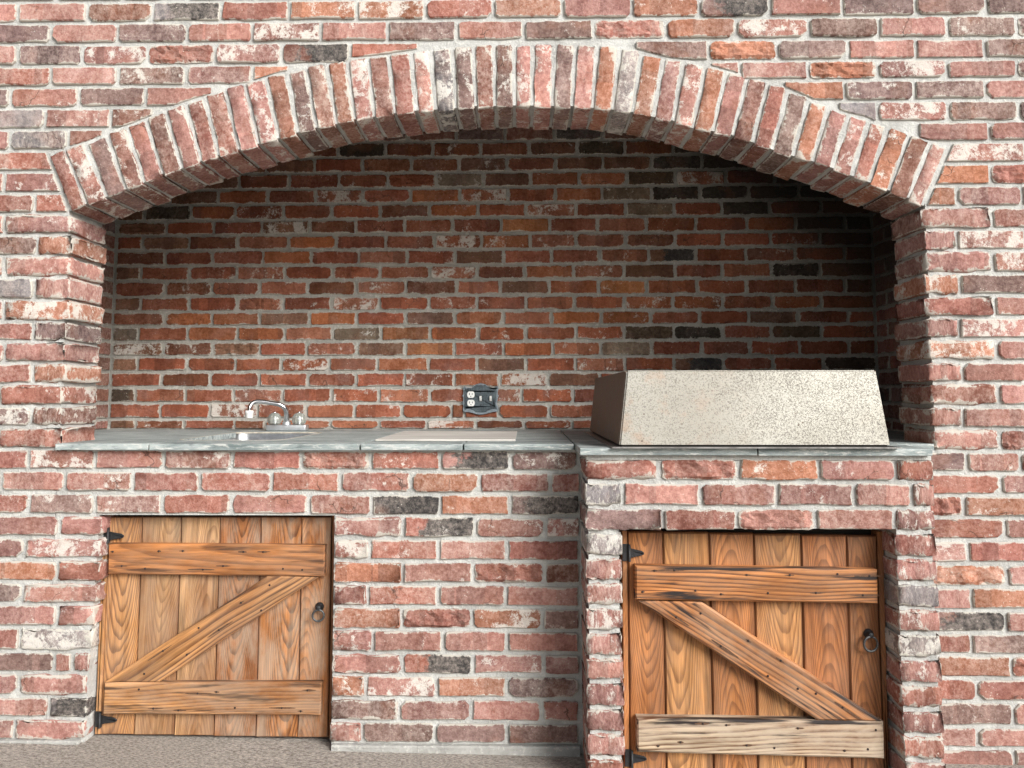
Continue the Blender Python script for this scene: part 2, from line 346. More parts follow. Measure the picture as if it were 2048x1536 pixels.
# ---- brick courses measured along the wall: joint, kind, joint ... in photo pixels
FRONT_ROWS = {
-1:"-68 r 114 p 246 r 376 r 513 p 649 r 787 r 920 p 1053 r 1187 r 1323 o 1468 r 1608 p 1758 d 1895 r 2032 r 2134",
0:"-96 p 34 p 173 b 304 gK 441 r 578 ow 713 oW 850 rw 987 o 1125 p 1264 ow 1399 dK 1541 pw 1685 d 1832 d 1973 d 2114",
1:"-31 dg 101 p 234 dw 373 p 504 pW 641 pw 775 d 913 p 1048 dg 1187 rc 1332 o 1473 W 1618 d 1758 p 1895 dw 2035 dc 2168",
2:"-96 p 34 d 162 pW 294 rc 429 pW 562 bK 700 r 838 / 1269 d 1418 oc 1555 d 1697 po 1833 p 1971 d 2110",
3:"-31 r 101 p 234 dw 371 p 504 o 578 / 1410 p 1481 p 1617 oc 1756 pW 1895 p 2035 dc 2168",
4:"-113 d 19 p 156 dw 290 p 424 / 1567 o 1690 dw 1830 dw 1972 pw 2114",
5:"-44 g 89 pw 220 bw 306 / 1676 g 1756 pW 1898 d 2039 d 2168",
6:"-116 p 19 g 135 b 205 / 1837 p 1979 p 2117",
7:"-120 rc 90 / 1908 W 2052",
8:"-123 p 7 pw 138 / 1861 o 1982 rc 2117",
9:"-62 r 68 rw 144 / 1854 ow 1915 p 2045 r 2168",
10:"-126 p 7 pw X / X p 1985 r 2120",
11:"-62 d 73 ow X / X p 1915 pW 2052",
12:"-126 p 5 pw X / X p 1987 W 2120",
13:"-68 g 68 p X / X ow 1922 d 2059",
14:"-130 p 5 oW X / X rc 1991 pw 2127",
15:"-68 r 65 d X / X p 1920 pW 2059",
16:"-130 p 8 p X / X oW 1996 pw 2127",
17:"-72 r 63 ow X / X p 1926 p 2059",
18:"-137 p -3 rw X / X r 1999 p 2127",
19:"-72 dW 60 bw X / X p 1927 p 2062",
20:"-137 p -4 r X / X p 2002 rc 2131",
21:"-81 r 56 pW 188 p 327 pw 463 r 602 rc 741 rw 880 pK 1021 dw 1157 / 1844 d 1935 pw 2043 r 2175",
22:"0 p 128 rw 264 r 399 r 542 r 680 r 822 ow 959 r 1100 r 1163 / 1844 r 2004 p 2133",
23:"-81 r 56 dw 188 pw 323 r 461 p 616 p 743 kK 880 o 1020 dK 1160 / 1844 rc 1930 ow 2098",
24:"-56 p 117 p 204 / 668 pw 807 rK 950 pw 1091 pW 1162 / 1844 r 2012 p 2175",
25:"-94 pw 47 pW 201 / 669 W 739 r 876 p 1014 r 1160 / 1844 pW 1938 r 2090",
26:"-26 o 113 r 200 / 668 o 805 pw 946 rc 1089 b 1162 / 1844 oc 2016 p 2175",
27:"-98 d 43 pw 194 / 668 r 735 rw 876 p 1012 p 1160 / 1844 p 1945 o 2103",
28:"-28 p 113 pw 189 / 667 o 803 rc 944 oW 1085 dw 1162 / 1844 dK 2014 p 2175",
29:"-98 r 38 gW 182 / 666 pw 745 p 886 p 1014 p 1160 / 1844 r 1945 d 2111",
30:"-34 d 107 r 143 pw 176 / 665 pw 803 rK 946 pw 1087 p 1162 / 1844 rc 1876 o 2025 rc 2175",
31:"-103 pw 36 pw 171 / 664 ow 730 pW 873 ow 1014 d 1160 / 1844 r 1955 r 2116",
32:"-43 p 96 gK 172 / 662 d 797 pw 942 p 1083 pw 1160 / 1876 dw 2028 p 2175",
33:"-107 p 28 p 167 / 660 pw 724 d 869 d 1014 d 1160 / 1876 p 1957 pw 2116",
34:"1876 p 2030 p 2175",
}
BACK_ROWS = {
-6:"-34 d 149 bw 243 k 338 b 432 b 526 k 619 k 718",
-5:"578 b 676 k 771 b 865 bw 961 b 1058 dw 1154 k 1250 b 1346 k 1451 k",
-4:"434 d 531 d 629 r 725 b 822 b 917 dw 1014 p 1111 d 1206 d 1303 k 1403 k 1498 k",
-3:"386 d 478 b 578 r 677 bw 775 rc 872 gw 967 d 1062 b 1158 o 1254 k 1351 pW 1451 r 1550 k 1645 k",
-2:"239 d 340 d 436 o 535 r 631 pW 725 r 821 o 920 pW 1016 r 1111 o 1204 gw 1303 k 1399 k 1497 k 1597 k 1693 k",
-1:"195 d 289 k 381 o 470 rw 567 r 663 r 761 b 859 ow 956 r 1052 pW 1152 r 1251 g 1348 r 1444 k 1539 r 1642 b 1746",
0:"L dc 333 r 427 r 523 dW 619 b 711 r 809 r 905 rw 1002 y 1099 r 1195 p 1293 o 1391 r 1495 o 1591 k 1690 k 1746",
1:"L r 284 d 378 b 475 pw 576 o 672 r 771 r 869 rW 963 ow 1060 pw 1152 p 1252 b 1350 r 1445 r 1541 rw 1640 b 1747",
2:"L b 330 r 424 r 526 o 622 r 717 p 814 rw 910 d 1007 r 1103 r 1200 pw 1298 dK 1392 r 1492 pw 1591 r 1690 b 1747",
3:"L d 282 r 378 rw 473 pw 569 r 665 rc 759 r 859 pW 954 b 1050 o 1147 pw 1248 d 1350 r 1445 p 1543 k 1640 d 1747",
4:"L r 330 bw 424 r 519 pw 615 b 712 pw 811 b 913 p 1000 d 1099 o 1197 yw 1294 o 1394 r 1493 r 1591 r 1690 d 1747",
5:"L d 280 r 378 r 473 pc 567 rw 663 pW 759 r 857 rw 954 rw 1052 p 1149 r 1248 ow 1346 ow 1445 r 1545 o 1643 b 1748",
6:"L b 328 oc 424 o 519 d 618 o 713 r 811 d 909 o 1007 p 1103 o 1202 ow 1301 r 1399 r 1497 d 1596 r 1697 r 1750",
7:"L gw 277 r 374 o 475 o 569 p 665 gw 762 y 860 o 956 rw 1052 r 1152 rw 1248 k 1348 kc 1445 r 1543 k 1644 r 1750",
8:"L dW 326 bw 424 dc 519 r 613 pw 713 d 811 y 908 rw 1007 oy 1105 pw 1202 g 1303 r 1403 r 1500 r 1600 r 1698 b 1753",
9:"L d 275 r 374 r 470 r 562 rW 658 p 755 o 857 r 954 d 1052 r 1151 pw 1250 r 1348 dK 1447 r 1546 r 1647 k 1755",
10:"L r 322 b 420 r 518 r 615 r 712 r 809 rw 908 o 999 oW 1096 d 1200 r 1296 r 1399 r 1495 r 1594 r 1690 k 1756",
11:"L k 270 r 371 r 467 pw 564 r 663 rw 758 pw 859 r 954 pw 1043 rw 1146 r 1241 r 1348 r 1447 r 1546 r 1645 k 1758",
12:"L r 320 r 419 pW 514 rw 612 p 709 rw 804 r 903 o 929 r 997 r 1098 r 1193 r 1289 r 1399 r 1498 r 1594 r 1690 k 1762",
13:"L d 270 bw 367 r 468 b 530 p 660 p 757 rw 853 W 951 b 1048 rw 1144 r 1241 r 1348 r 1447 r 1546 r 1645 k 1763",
}
GRILL_ROWS = {
0:"L r 1320 rc 1478 ow 1639 pw 1792 r R",
1:"L gw 1246 p 1402 p 1555 pw 1709 p 1825 pw R",
2:"L d 1327 r 1474 pc 1632 p 1790 pw R",
}
ARCH = [[99, 311, 140, 425], [127, 301, 174, 410], [170, 289, 214, 396], [214, 272, 251, 381], [253, 256, 290, 367], [292, 241, 325, 350], [330, 224, 364, 340], [371, 208, 402, 325], [410, 197, 437, 313], [451, 181, 478, 302], [490, 171, 518, 290], [530, 157, 559, 279], [574, 147, 595, 268], [612, 137, 634, 258], [652, 128, 673, 251], [693, 121, 710, 241], [736, 118, 749, 236], [777, 113, 790, 229], [821, 106, 833, 224], [862, 101, 871, 222], [905, 99, 912, 219], [946, 92, 952, 215], [987, 90, 990, 215], [1028, 90, 1028, 214], [1067, 90, 1064, 214], [1108, 90, 1105, 215], [1152, 91, 1145, 215], [1195, 92, 1184, 219], [1240, 94, 1224, 222], [1284, 106, 1264, 227], [1327, 118, 1305, 236], [1368, 125, 1346, 244], [1411, 133, 1386, 260], [1452, 145, 1426, 265], [1495, 156, 1464, 273], [1536, 167, 1504, 287], [1575, 181, 1545, 302], [1618, 200, 1584, 314], [1657, 217, 1625, 325], [1697, 231, 1664, 338], [1738, 241, 1703, 354], [1777, 256, 1738, 367], [1819, 272, 1777, 383], [1859, 287, 1816, 398], [1897, 297, 1847, 415]]
# ------------------------------------------------------------------ brick shapes
BL_, BH_, BD_ = 0.2, 0.053, 0.09
def outline_rect(w, h, n_long, n_short, jit, round_):
    """irregular rectangle outline, counter-clockwise in x,z"""
    pts = []
    a = random.uniform(0.5, 1.0)*round_; corners = [random.uniform(0.3, 1.0)*round_ for _ in range(4)]
    c = [(-w/2, -h/2), (w/2, -h/2), (w/2, h/2), (-w/2, h/2)]
    wob = [random.uniform(-1, 1) for _ in range(4)]
    for i in range(4):
        x0, z0 = c[i]; x1, z1 = c[(i+1) % 4]; L = math.hypot(x1-x0, z1-z0); ux, uz = (x1-x0)/L, (z1-z0)/L
        r0, r1 = corners[i], corners[(i+1) % 4]
        n = n_long if i % 2 == 0 else n_short
        for k in range(n+1):
            t = r0+(L-r0-r1)*k/n
            j = random.uniform(-jit, jit)+wob[i]*0.0012*math.sin(PI*k/n)
            pts.append((x0+ux*t-uz*-j*1, z0+uz*t-ux*j))
    return pts
def prism(pts, depth, mat, bevel=0.003, rough=0.0, name='brick'):
    """front at y=0 facing -y; outline ring, bevel ring, inner ring; carries the edge attribute"""
    n = len(pts); cx = sum(p[0] for p in pts)/n; cz = sum(p[1] for p in pts)/n
    def inset(d):
        out = []
        for i in range(n):
            (ax, az), (bx, bz), (px, pz) = pts[i-1], pts[(i+1) % n], pts[i]
            tx, tz = bx-ax, bz-az; L = math.hypot(tx, tz) or 1; nx, nz = -tz/L, tx/L
            out.append((px+nx*d, pz+nz*d))
        return out
    xs = [p[0] for p in pts]; zs = [p[1] for p in pts]
    mind = min(max(xs)-min(xs), max(zs)-min(zs))
    d2 = min(0.011, mind*0.22); b = min(bevel, mind*0.08)
    rings = [(pts, depth, 0.0), (pts, b*0.9, 0.0), (inset(b), 0.0, 0.25), (inset(d2), 0.0, 1.0)]
    vs = []; ev = []
    for r, y, e in rings:
        for (x, z) in r:
            vs.append((x, y+(random.uniform(-rough, rough) if y < 0.01 and e > 0.2 else 0), z)); ev.append(e)
    fs = []
    for k in range(3):
        for i in range(n):
            j = (i+1) % n
            fs.append((k*n+i, k*n+j, (k+1)*n+j, (k+1)*n+i))
    fs.append(tuple(3*n+i for i in range(n)))
    me = mesh(name, vs, fs, mat); set_edge(me, ev)
    return me
def split_face(w, h, depth, mat):
    """hacked brick: broken, faceted front relief on a grid"""
    from mathutils import noise as mn
    nx, nz = 15, 6; seed = random.uniform(0, 99); vs = []; ev = []; fs = []
    for k in range(nz+1):
        for i in range(nx+1):
            u, t = i/nx, k/nz
            rim = min(u*nx, (1-u)*nx, t*nz, (1-t)*nz)
            x = (u-.5)*w+random.uniform(-.002, .002); z = (t-.5)*h+random.uniform(-.0012, .0012)
            q = Vector((x*22+seed, 0, z*30+x*9))
            y = 0.001-0.012*mn.fractal(q, 0.9, 2.1, 4)
            if rim < 0.5: y = max(y, 0.002)+0.002
            y = max(-0.008, min(0.0052, y))
            if rim < 0.5: y = max(y, .003)
            if (i in (0, nx)) and (k in (0, nz)): x *= .97; z *= .88
            vs.append((x, y, z)); ev.append(0.05 if rim < .5 else (0.6 if rim < 1.5 else 1.0))
    W_ = nx+1
    for k in range(nz):
        for i in range(nx):
            a_, b_, c_, d_ = k*W_+i, k*W_+i+1, (k+1)*W_+i+1, (k+1)*W_+i
            if random.random() < .5: fs += [(a_, b_, c_), (a_, c_, d_)]
            else: fs += [(a_, b_, d_), (b_, c_, d_)]
    rim_ = [i for i in range(W_)]+[k*W_+nx for k in range(1, nz+1)]+[nz*W_+i for i in range(nx-1, -1, -1)]+[k*W_ for k in range(nz-1, 0, -1)]
    o = len(vs)
    for r in rim_: vs.append((vs[r][0], depth, vs[r][2])); ev.append(0.0)
    n = len(rim_)
    for i in range(n):
        j = (i+1) % n; fs.append((rim_[j], rim_[i], o+i, o+j))
    me = mesh('brick', vs, fs, mat); set_edge(me, ev)
    return me
def box_brick(w, h, d, mat, bev=0.0035, jit=0.0018, name='brick', nx=6):
    """rounded block with all faces, front at y=0, back at y=d"""
    def lines(L, n):
        return [-L/2, -L/2+bev]+[-L/2+bev+(L-2*bev)*k/n for k in range(1, n)]+[L/2-bev, L/2]
    X, Y, Z = lines(w, nx), lines(d, 3), lines(h, 2)
    idx = {}; vs = []; ev = []
    def vid(i, j, k):
        if (i, j, k) in idx: return idx[i, j, k]
        p = Vector((X[i], Y[j], Z[k])); inn = Vector((max(-w/2+bev, min(w/2-bev, p.x)), max(-d/2+bev, min(d/2-bev, p.y)), max(-h/2+bev, min(h/2-bev, p.z))))
        o = p-inn
        if o.length > 1e-9: p = inn+o.normalized()*bev
        ext = sum((i in (0, len(X)-1), j in (0, len(Y)-1), k in (0, len(Z)-1)))
        near = sum((i in (0, 1, len(X)-1, len(X)-2), j in (0, 1, len(Y)-1, len(Y)-2), k in (0, 1, len(Z)-1, len(Z)-2)))
        jj = jit*(1.6 if near >= 2 else 0.8)
        p += Vector((random.uniform(-jj, jj), random.uniform(-jj, jj), random.uniform(-jj, jj)))
        idx[i, j, k] = len(vs); vs.append((p.x, p.y+d/2, p.z)); ev.append(0.0 if ext >= 2 else (0.35 if near >= 2 else 1.0))
        return idx[i, j, k]
    fs = []
    a, b, c = len(X)-1, len(Y)-1, len(Z)-1
    for i in range(a):
        for k in range(c):
            fs.append((vid(i, 0, k), vid(i+1, 0, k), vid(i+1, 0, k+1), vid(i, 0, k+1)))
            fs.append((vid(i, b, k), vid(i, b, k+1), vid(i+1, b, k+1), vid(i+1, b, k)))
    for j in range(b):
        for k in range(c):
            fs.append((vid(0, j, k), vid(0, j, k+1), vid(0, j+1, k+1), vid(0, j+1, k)))
            fs.append((vid(a, j, k), vid(a, j+1, k), vid(a, j+1, k+1), vid(a, j, k+1)))
    for i in range(a):
        for j in range(b):
            fs.append((vid(i, j, 0), vid(i, j+1, 0), vid(i+1, j+1, 0), vid(i+1, j, 0)))
            fs.append((vid(i, j, c), vid(i+1, j, c), vid(i+1, j+1, c), vid(i, j+1, c)))
    me = mesh(name, vs, fs, mat); set_edge(me, ev)
    for p in me.polygons: p.use_smooth = True
    return me
FULL = [prism(outline_rect(BL_, BH_, 6, 2, random.choice((0.001, 0.0017, 0.0025)), random.choice((0.002, 0.005, 0.010))), BD_, M_BRICK, 0.003, 0.0004) for _ in range(26)]
ROUNDED = [prism(outline_rect(BL_, BH_, 6, 2, 0.0013, 0.017), BD_, M_BRICK, 0.003, 0.0004) for _ in range(6)]
HALF = [prism(outline_rect(0.09, BH_, 3, 2, 0.0013, 0.005), BD_, M_BRICK, 0.003, 0.0004) for _ in range(8)]
SPLIT = [split_face(BL_, BH_, BD_, M_BRICK) for _ in range(6)]
BOX = [box_brick(BL_, BH_, 0.2, M_BRICK, bev=random.choice((.004, .006, .009)), jit=.0026) for _ in range(10)]
BOXH = [box_brick(0.09, BH_, 0.1, M_BRICK, bev=random.choice((.004, .007)), jit=.002, nx=4) for _ in range(8)]
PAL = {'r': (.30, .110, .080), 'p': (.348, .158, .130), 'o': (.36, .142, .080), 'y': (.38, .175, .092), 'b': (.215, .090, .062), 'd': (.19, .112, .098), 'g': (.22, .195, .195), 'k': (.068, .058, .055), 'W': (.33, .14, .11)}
def paint(o, code, warm=False):
    c = PAL[code[0]]
    if warm: c = (c[0]*.92, c[1]*.74, c[2]*.50)
    o['veil'] = random.uniform(.04, .2) if warm else random.uniform(.22, .6)
    v = random.uniform(0.78, 1.18); w = random.uniform(-0.02, 0.02)
    col = [max(0.01, x*v) for x in c]; col[0] += w; col[1] += w*0.4
    o.color = (max(col[0], .01), max(col[1], .01), max(col[2], .01), 1)
    o['white'] = 0.98 if 'W' in code else (0.62 if 'w' in code else random.choice((0.02, 0.1, 0.2, 0.3)) if warm else random.choice((0.1, 0.2, 0.33, 0.42)))
    o['char'] = 1.0 if 'K' in code else 0.0
def brick(parent, code, x0, x1, z0, z1, Y, kind='flat', depth=None, warm=False):
    """one brick filling x0..x1, z0..z1 on the plane y=Y"""
    w, h = x1-x0, z1-z0
    if kind == 'box':
        src = random.choice(BOX if w > 0.13 or depth > 0.15 else BOXH)
        sw, sdp = (0.2, 0.2) if src in BOX else (0.09, 0.1)
        sc = (w/sw, depth/sdp, h/BH_)
        loc = ((x0+x1)/2, Y+random.uniform(-0.001, 0.001), (z0+z1)/2)
        rot = (0, 0, 0)
    else:
        if 'c' in code: src, sw = random.choice(SPLIT), BL_
        elif w < 0.13: src, sw = random.choice(HALF), 0.09
        elif random.random() < 0.16: src, sw = random.choice(ROUNDED), BL_
        else: src, sw = random.choice(FULL), BL_
        fl = random.choice((1, -1))
        sc = (w/sw, 1, h/BH_)
        loc = ((x0+x1)/2, Y+random.uniform(-0.0022, 0.0022), (z0+z1)/2+random.uniform(-0.0008, 0.0008))
        rot = (random.uniform(-.03, .03), random.uniform(-.007, .007), random.uniform(-.012, .012))
    o = put('brick', src, parent, loc, rot, sc); paint(o, code, warm); return o
def interp(x, pts):
    if x <= pts[0][0]:
        (a, b), (c, d) = pts[0], pts[1]
    elif x >= pts[-1][0]:
        (a, b), (c, d) = pts[-2], pts[-1]
    else:
        for i in range(len(pts)-1):
            if pts[i][0] <= x <= pts[i+1][0]:
                (a, b), (c, d) = pts[i], pts[i+1]; break
    return b+(d-b)*(x-a)/(c-a) if c != a else b
def clampi(x, pts): return interp(max(pts[0][0], min(pts[-1][0], x)), pts)
JV, JH = 0.0130, 0.0125
BED_L = {-2: -40, -1: 3, 0: 46, 1: 88, 2: 132, 3: 174, 4: 216, 5: 258, 6: 301, 7: 343, 8: 386, 9: 427, 10: 469, 11: 511, 12: 554, 13: 599, 14: 642, 15: 683, 16: 725, 17: 768, 18: 811, 19: 853.5, 20: 896, 21: 940, 22: 985, 23: 1029.5, 24: 1074, 25: 1119, 26: 1164, 27: 1209, 28: 1255, 29: 1303, 30: 1346, 31: 1393, 32: 1437, 33: 1482, 34: 1530}
BED_R = {-2: -57, -1: -14, 0: 29, 1: 73.5, 2: 116, 3: 155.5, 4: 198, 5: 241, 6: 282, 7: 325, 8: 369, 9: 412, 10: 457, 11: 500, 12: 546, 13: 590, 14: 633, 15: 677.5, 16: 722, 17: 766, 18: 812.5, 19: 857, 20: 903, 21: 946, 22: 991, 23: 1036, 24: 1081, 25: 1128, 26: 1175, 27: 1222, 28: 1267, 29: 1311, 30: 1358, 31: 1405, 32: 1455, 33: 1499, 34: 1541}
BACK_L = {-7: 256, -6: 287, -5: 318, -4: 349, -3: 380, -2: 410, -1: 441.7, 0: 470.8, 1: 500.8, 2: 531.6, 3: 561.3, 4: 593.1, 5: 623.5, 6: 652.6, 7: 683.3, 8: 713.4, 9: 743.5, 10: 774.9, 11: 805.7, 12: 838.2, 13: 859}
BACK_M = {-7: 251, -6: 282, -5: 312.7, -4: 343.5, -3: 374.2, -2: 405, -1: 434.7, 0: 466.7, 1: 498.1, 2: 528.9, 3: 558.9, 4: 589.7, 5: 620.5, 6: 651.2, 7: 682, 8: 713.4, 9: 744.2, 10: 774.9, 11: 806.7, 12: 838.2, 13: 860}
BACK_R = {-7: 245, -6: 276, -5: 307, -4: 338, -3: 369, -2: 400, -1: 431, 0: 463, 1: 493, 2: 523.7, 3: 556, 4: 588.7, 5: 619.4, 6: 648.5, 7: 679, 8: 711.7, 9: 743, 10: 773.5, 11: 806, 12: 838, 13: 860}
GRILL_BED = [912, 963.5, 1014.8, 1063.5, 1114, 1164, 1214.3, 1264, 1314.3, 1364.4, 1416, 1466, 1516.8, 1566]
# ------------------------------------------------------------------ key planes
Z_COUNTER = 0.866
XJL, XJR = -1.4065, 1.2095            # jamb faces of the opening
WALL_T = 0.2
Y_BACK = 0.986
X_SL, X_SR = -1.785, 1.490            # side walls of the niche
GRILL_Y = -0.20
XMIN, XMAX, ZTOP = -2.6, 2.6, 2.55

# floor
# the slab falls a little towards the right
fl = bpy.data.meshes.new('floor')
fl.from_pydata([(-40, -4.2, 0.017), (-3, -4.2, 0.017), (3, -4.2, -0.0676), (40, -4.2, -0.0676), (-40, 1.2, 0.017), (-3, 1.2, 0.017), (3, 1.2, -0.0676), (40, 1.2, -0.0676)], [], [(0, 1, 5, 4), (1, 2, 6, 5), (2, 3, 7, 6)])
fl.materials.append(M_CARPET)
floor = put('floor', fl); tag(floor, kind='structure')
gr_ = mesh('ground', [(-200, -200, -.09), (200, -200, -.09), (200, 60, -.09), (-200, 60, -.09)], [(0, 1, 2, 3)], M_CONC); tag(put('ground', gr_), kind='structure')
def floor_z(x): return interp(max(-3, min(3, x)), [(-3, .017), (3, -.0676)])

# arch lines in world x,z on the wall plane
AO = [at(a[0], a[1], 0) for a in ARCH]; AI = [at(a[2], a[3], 0) for a in ARCH]
ao = [(p.x, p.z) for p in AO]; ai = [(p.x, p.z) for p in AI]
def arch_out(x): return clampi(x, ao)
def arch_in(x): return clampi(x, ai)

# ------------------------------------------------------------------ front wall
wall = empty('brick_wall', (0, 0, 0), 'long front wall of reclaimed pinkish red brick around the arched opening', 'wall')
def slab_poly(bm, pts, y0, y1):
    a = [bm.verts.new((x, y0, z)) for x, z in pts]; b = [bm.verts.new((x, y1, z)) for x, z in pts]
    bm.faces.new(a); bm.faces.new(b[::-1]); n = len(pts)
    for i in range(n): bm.faces.new((a[i], b[i], b[(i+1) % n], a[(i+1) % n]))
MY = 0.0080
LDX0 = lambda z: interp(z, [(at(187, 1462).z, at(188, 1462).x), (at(200, 1035).z, at(203, 1035).x)])
DL_X0, DL_X1 = at(196, 1250).x, at(662, 1250).x
DL_TOP = at(430, 1031).z
bm = bmesh.new()
slab_poly(bm, [(XMIN, -0.3), (XJL-.007, -0.3), (XJL-.007, arch_in(XJL)+0.02), (ao[0][0]+.02, ao[0][1]-0.02), (ao[0][0]+.02, ZTOP), (XMIN, ZTOP)], MY, WALL_T)
slab_poly(bm, [(XJR+.007, -0.3), (XMAX, -0.3), (XMAX, ZTOP), (ao[-1][0]-.02, ZTOP), (ao[-1][0]-.02, ao[-1][1]-0.02), (XJR+.007, arch_in(XJR)+0.02)], MY, WALL_T)
prev = None
N = 60
for i in range(N):
    xa = ao[0][0]+.02+(ao[-1][0]-ao[0][0]-.04)*i/N; xb = ao[0][0]+.02+(ao[-1][0]-ao[0][0]-.04)*(i+1)/N
    slab_poly(bm, [(xa, arch_out(xa)-0.02), (xb, arch_out(xb)-0.02), (xb, ZTOP), (xa, ZTOP)], MY, WALL_T)
ZL = Z_COUNTER-0.020
slab_poly(bm, [(XJL-MY, DL_TOP), (XJR+MY, DL_TOP), (XJR+MY, ZL), (XJL-MY, ZL)], MY, WALL_T)
slab_poly(bm, [(XJL-MY, -0.3), (at(162, 1465).x, -0.3), (at(195, 1035).x, DL_TOP), (XJL-MY, DL_TOP)], MY, WALL_T)
slab_poly(bm, [(at(662, 1465).x, -0.3), (XJR+MY, -0.3), (XJR+MY, DL_TOP), (at(668, 1035).x, DL_TOP)], MY, WALL_T)
put('mortar', bm_mesh('mortar', bm, M_MORTAR), wall)
# pale mortar footing of the lower wall
foot_pts = [(at(664, 1488).x, at(664, 1488).z), (at(1160, 1491).x, at(1160, 1491).z), (at(1160, 1491).x, -0.1), (at(664, 1488).x, -0.1)]
put('footing', prism([(x, z) for x, z in foot_pts][::-1], 0.06, M_FOOT, 0.004, 0, 'footing'), wall, (0, -0.012, 0))
foot2 = [(-2.6, at(10, 1482).z), (at(160, 1482).x, at(160, 1480).z), (at(160, 1482).x, -0.1), (-2.6, -0.1)]
put('footing', prism(foot2[::-1], 0.06, M_FOOT, 0.004, 0, 'footing'), wall, (0, -0.010, 0))

def frow_y(k, x): return interp(x, [(30, BED_L[k]), (2030, BED_R[k])])
def parse(s):
    """'x code x code x / x code x' -> list of (x0, code, x1, first_of_run, last_of_run)"""
    out = []
    for run in s.split('/'):
        t = run.split(); n = (len(t)-1)//2
        for i in range(n):
            out.append((t[2*i], t[2*i+1], t[2*i+2], i == 0, i == n-1))
    return out
n_front = 0
for k, s in FRONT_ROWS.items():
    nruns = s.count('/')
    for (a, code, b, first, last) in parse(s):
        boxed = False
        am = float(a) if a != 'X' else 1855; bmx = float(b) if b != 'X' else 137
        if bmx < -40 or am > 2090: continue
        pc = (am+bmx)/2 if a != 'X' and b != 'X' else (am if a == 'X' else bmx)
        y0 = frow_y(k-1, pc); y1 = frow_y(k, pc); ym = (y0+y1)/2
        zt = at(pc, y0).z-JV/2; zb = at(pc, y1).z+JV/2
        x0 = XJR if a == 'X' else at(am, ym).x+JH/2
        x1 = XJL if b == 'X' else at(bmx, ym).x-JH/2
        if a == 'X' or b == 'X':
            brick(wall, code, x0+(random.uniform(-.012, .000) if a == 'X' else 0), x1+(random.uniform(-.000, .012) if b == 'X' else 0), zb-random.uniform(0, .002), zt+random.uniform(0, .002), 0, 'box', 0.195+random.uniform(-.014, .012)); n_front += 1; continue
        if k >= 24 and 300 > bmx > 150 and last or (k >= 24 and 600 < am < 700 and first):
            brick(wall, code, x0 if last and bmx < 300 else x0-JH/2, x1+JH/2 if bmx < 300 else x1, zb, zt, 0, 'box', 0.10); n_front += 1; continue
        # cut against the arch?
        near = k <= 9 and nruns and (1 <= k) and ((last and bmx < 1000) or (first and am > 400))
        if near:
            G = 0.011
            if k >= 7:      # brick stops at the raking end of the arch
                lx = [(ai[0][1], ai[0][0]), (ao[0][1], ao[0][0])]; rx = [(ai[-1][1], ai[-1][0]), (ao[-1][1], ao[-1][0])]
                if bmx < 1000: P = [(x0, zb), (interp(zb, lx)-G, zb), (interp(zt, lx)-G, zt), (x0, zt)]
                else: P = [(interp(zb, rx)+G, zb), (x1, zb), (x1, zt), (interp(zt, rx)+G, zt)]
                if P[1][0]-P[0][0] < 0.02: continue
            else:
                xs = [x0+(x1-x0)*i/12 for i in range(13)]
                lo = [max(zb, arch_out(x)+G if ao[0][0]-.02 < x < ao[-1][0]+.02 else zb) for x in xs]
                keep = [(x, z) for x, z in zip(xs, lo) if z < zt-0.006]
                if len(keep) < 2: continue
                P = keep+[(keep[-1][0], zt), (keep[0][0], zt)]
            Q = []
            for i in range(len(P)):     # subdivide and roughen
                (ax, az), (bx, bz) = P[i], P[(i+1) % len(P)]; L = math.hypot(bx-ax, bz-az); n = max(1, int(L/0.03))
                for q in range(n): Q.append((ax+(bx-ax)*q/n+random.uniform(-.0008, .0008), az+(bz-az)*q/n+random.uniform(-.0008, .0008)))
            cx = sum(p[0] for p in Q)/len(Q); cz = sum(p[1] for p in Q)/len(Q)
            o = put('brick', prism([(x-cx, z-cz) for x, z in Q], BD_, M_BRICK, 0.0025, 0.0003), wall, (cx, random.uniform(-.001, .001), cz)); paint(o, code); n_front += 1
            continue
        brick(wall, code, x0, x1, zb, zt, 0); n_front += 1
# bricks of the wall beyond the frame, joined
def joined_bricks(name, parent, items, Y, mat):
    vs, fs, ev, cols = [], [], [], []
    for (x0, x1, z0, z1, code) in items:
        src = random.choice(FULL if x1-x0 > 0.13 else HALF); sw = BL_ if src in FULL else 0.09
        o = len(vs); dy = random.uniform(-.002, .002)
        c = PAL[code]; v = random.uniform(.85, 1.15)
        for vv in src.vertices:
            vs.append((vv.co.x*(x1-x0)/sw+(x0+x1)/2, vv.co.y+Y+dy, vv.co.z*(z1-z0)/BH_+(z0+z1)/2)); cols.extend((c[0]*v, c[1]*v, c[2]*v, 1))
        ev += [d.value for d in src.attributes['edge'].data]
        fs += [tuple(i+o for i in p.vertices) for p in src.polygons]
    me = mesh(name, vs, fs, mat); set_edge(me, ev)
    a = me.color_attributes.new('tint', 'FLOAT_COLOR', 'POINT'); a.data.foreach_set('color', cols)
    return tag(put(name, me, parent), kind='stuff')
items = []
zlast = at(1000, frow_y(-2, 1000)).z
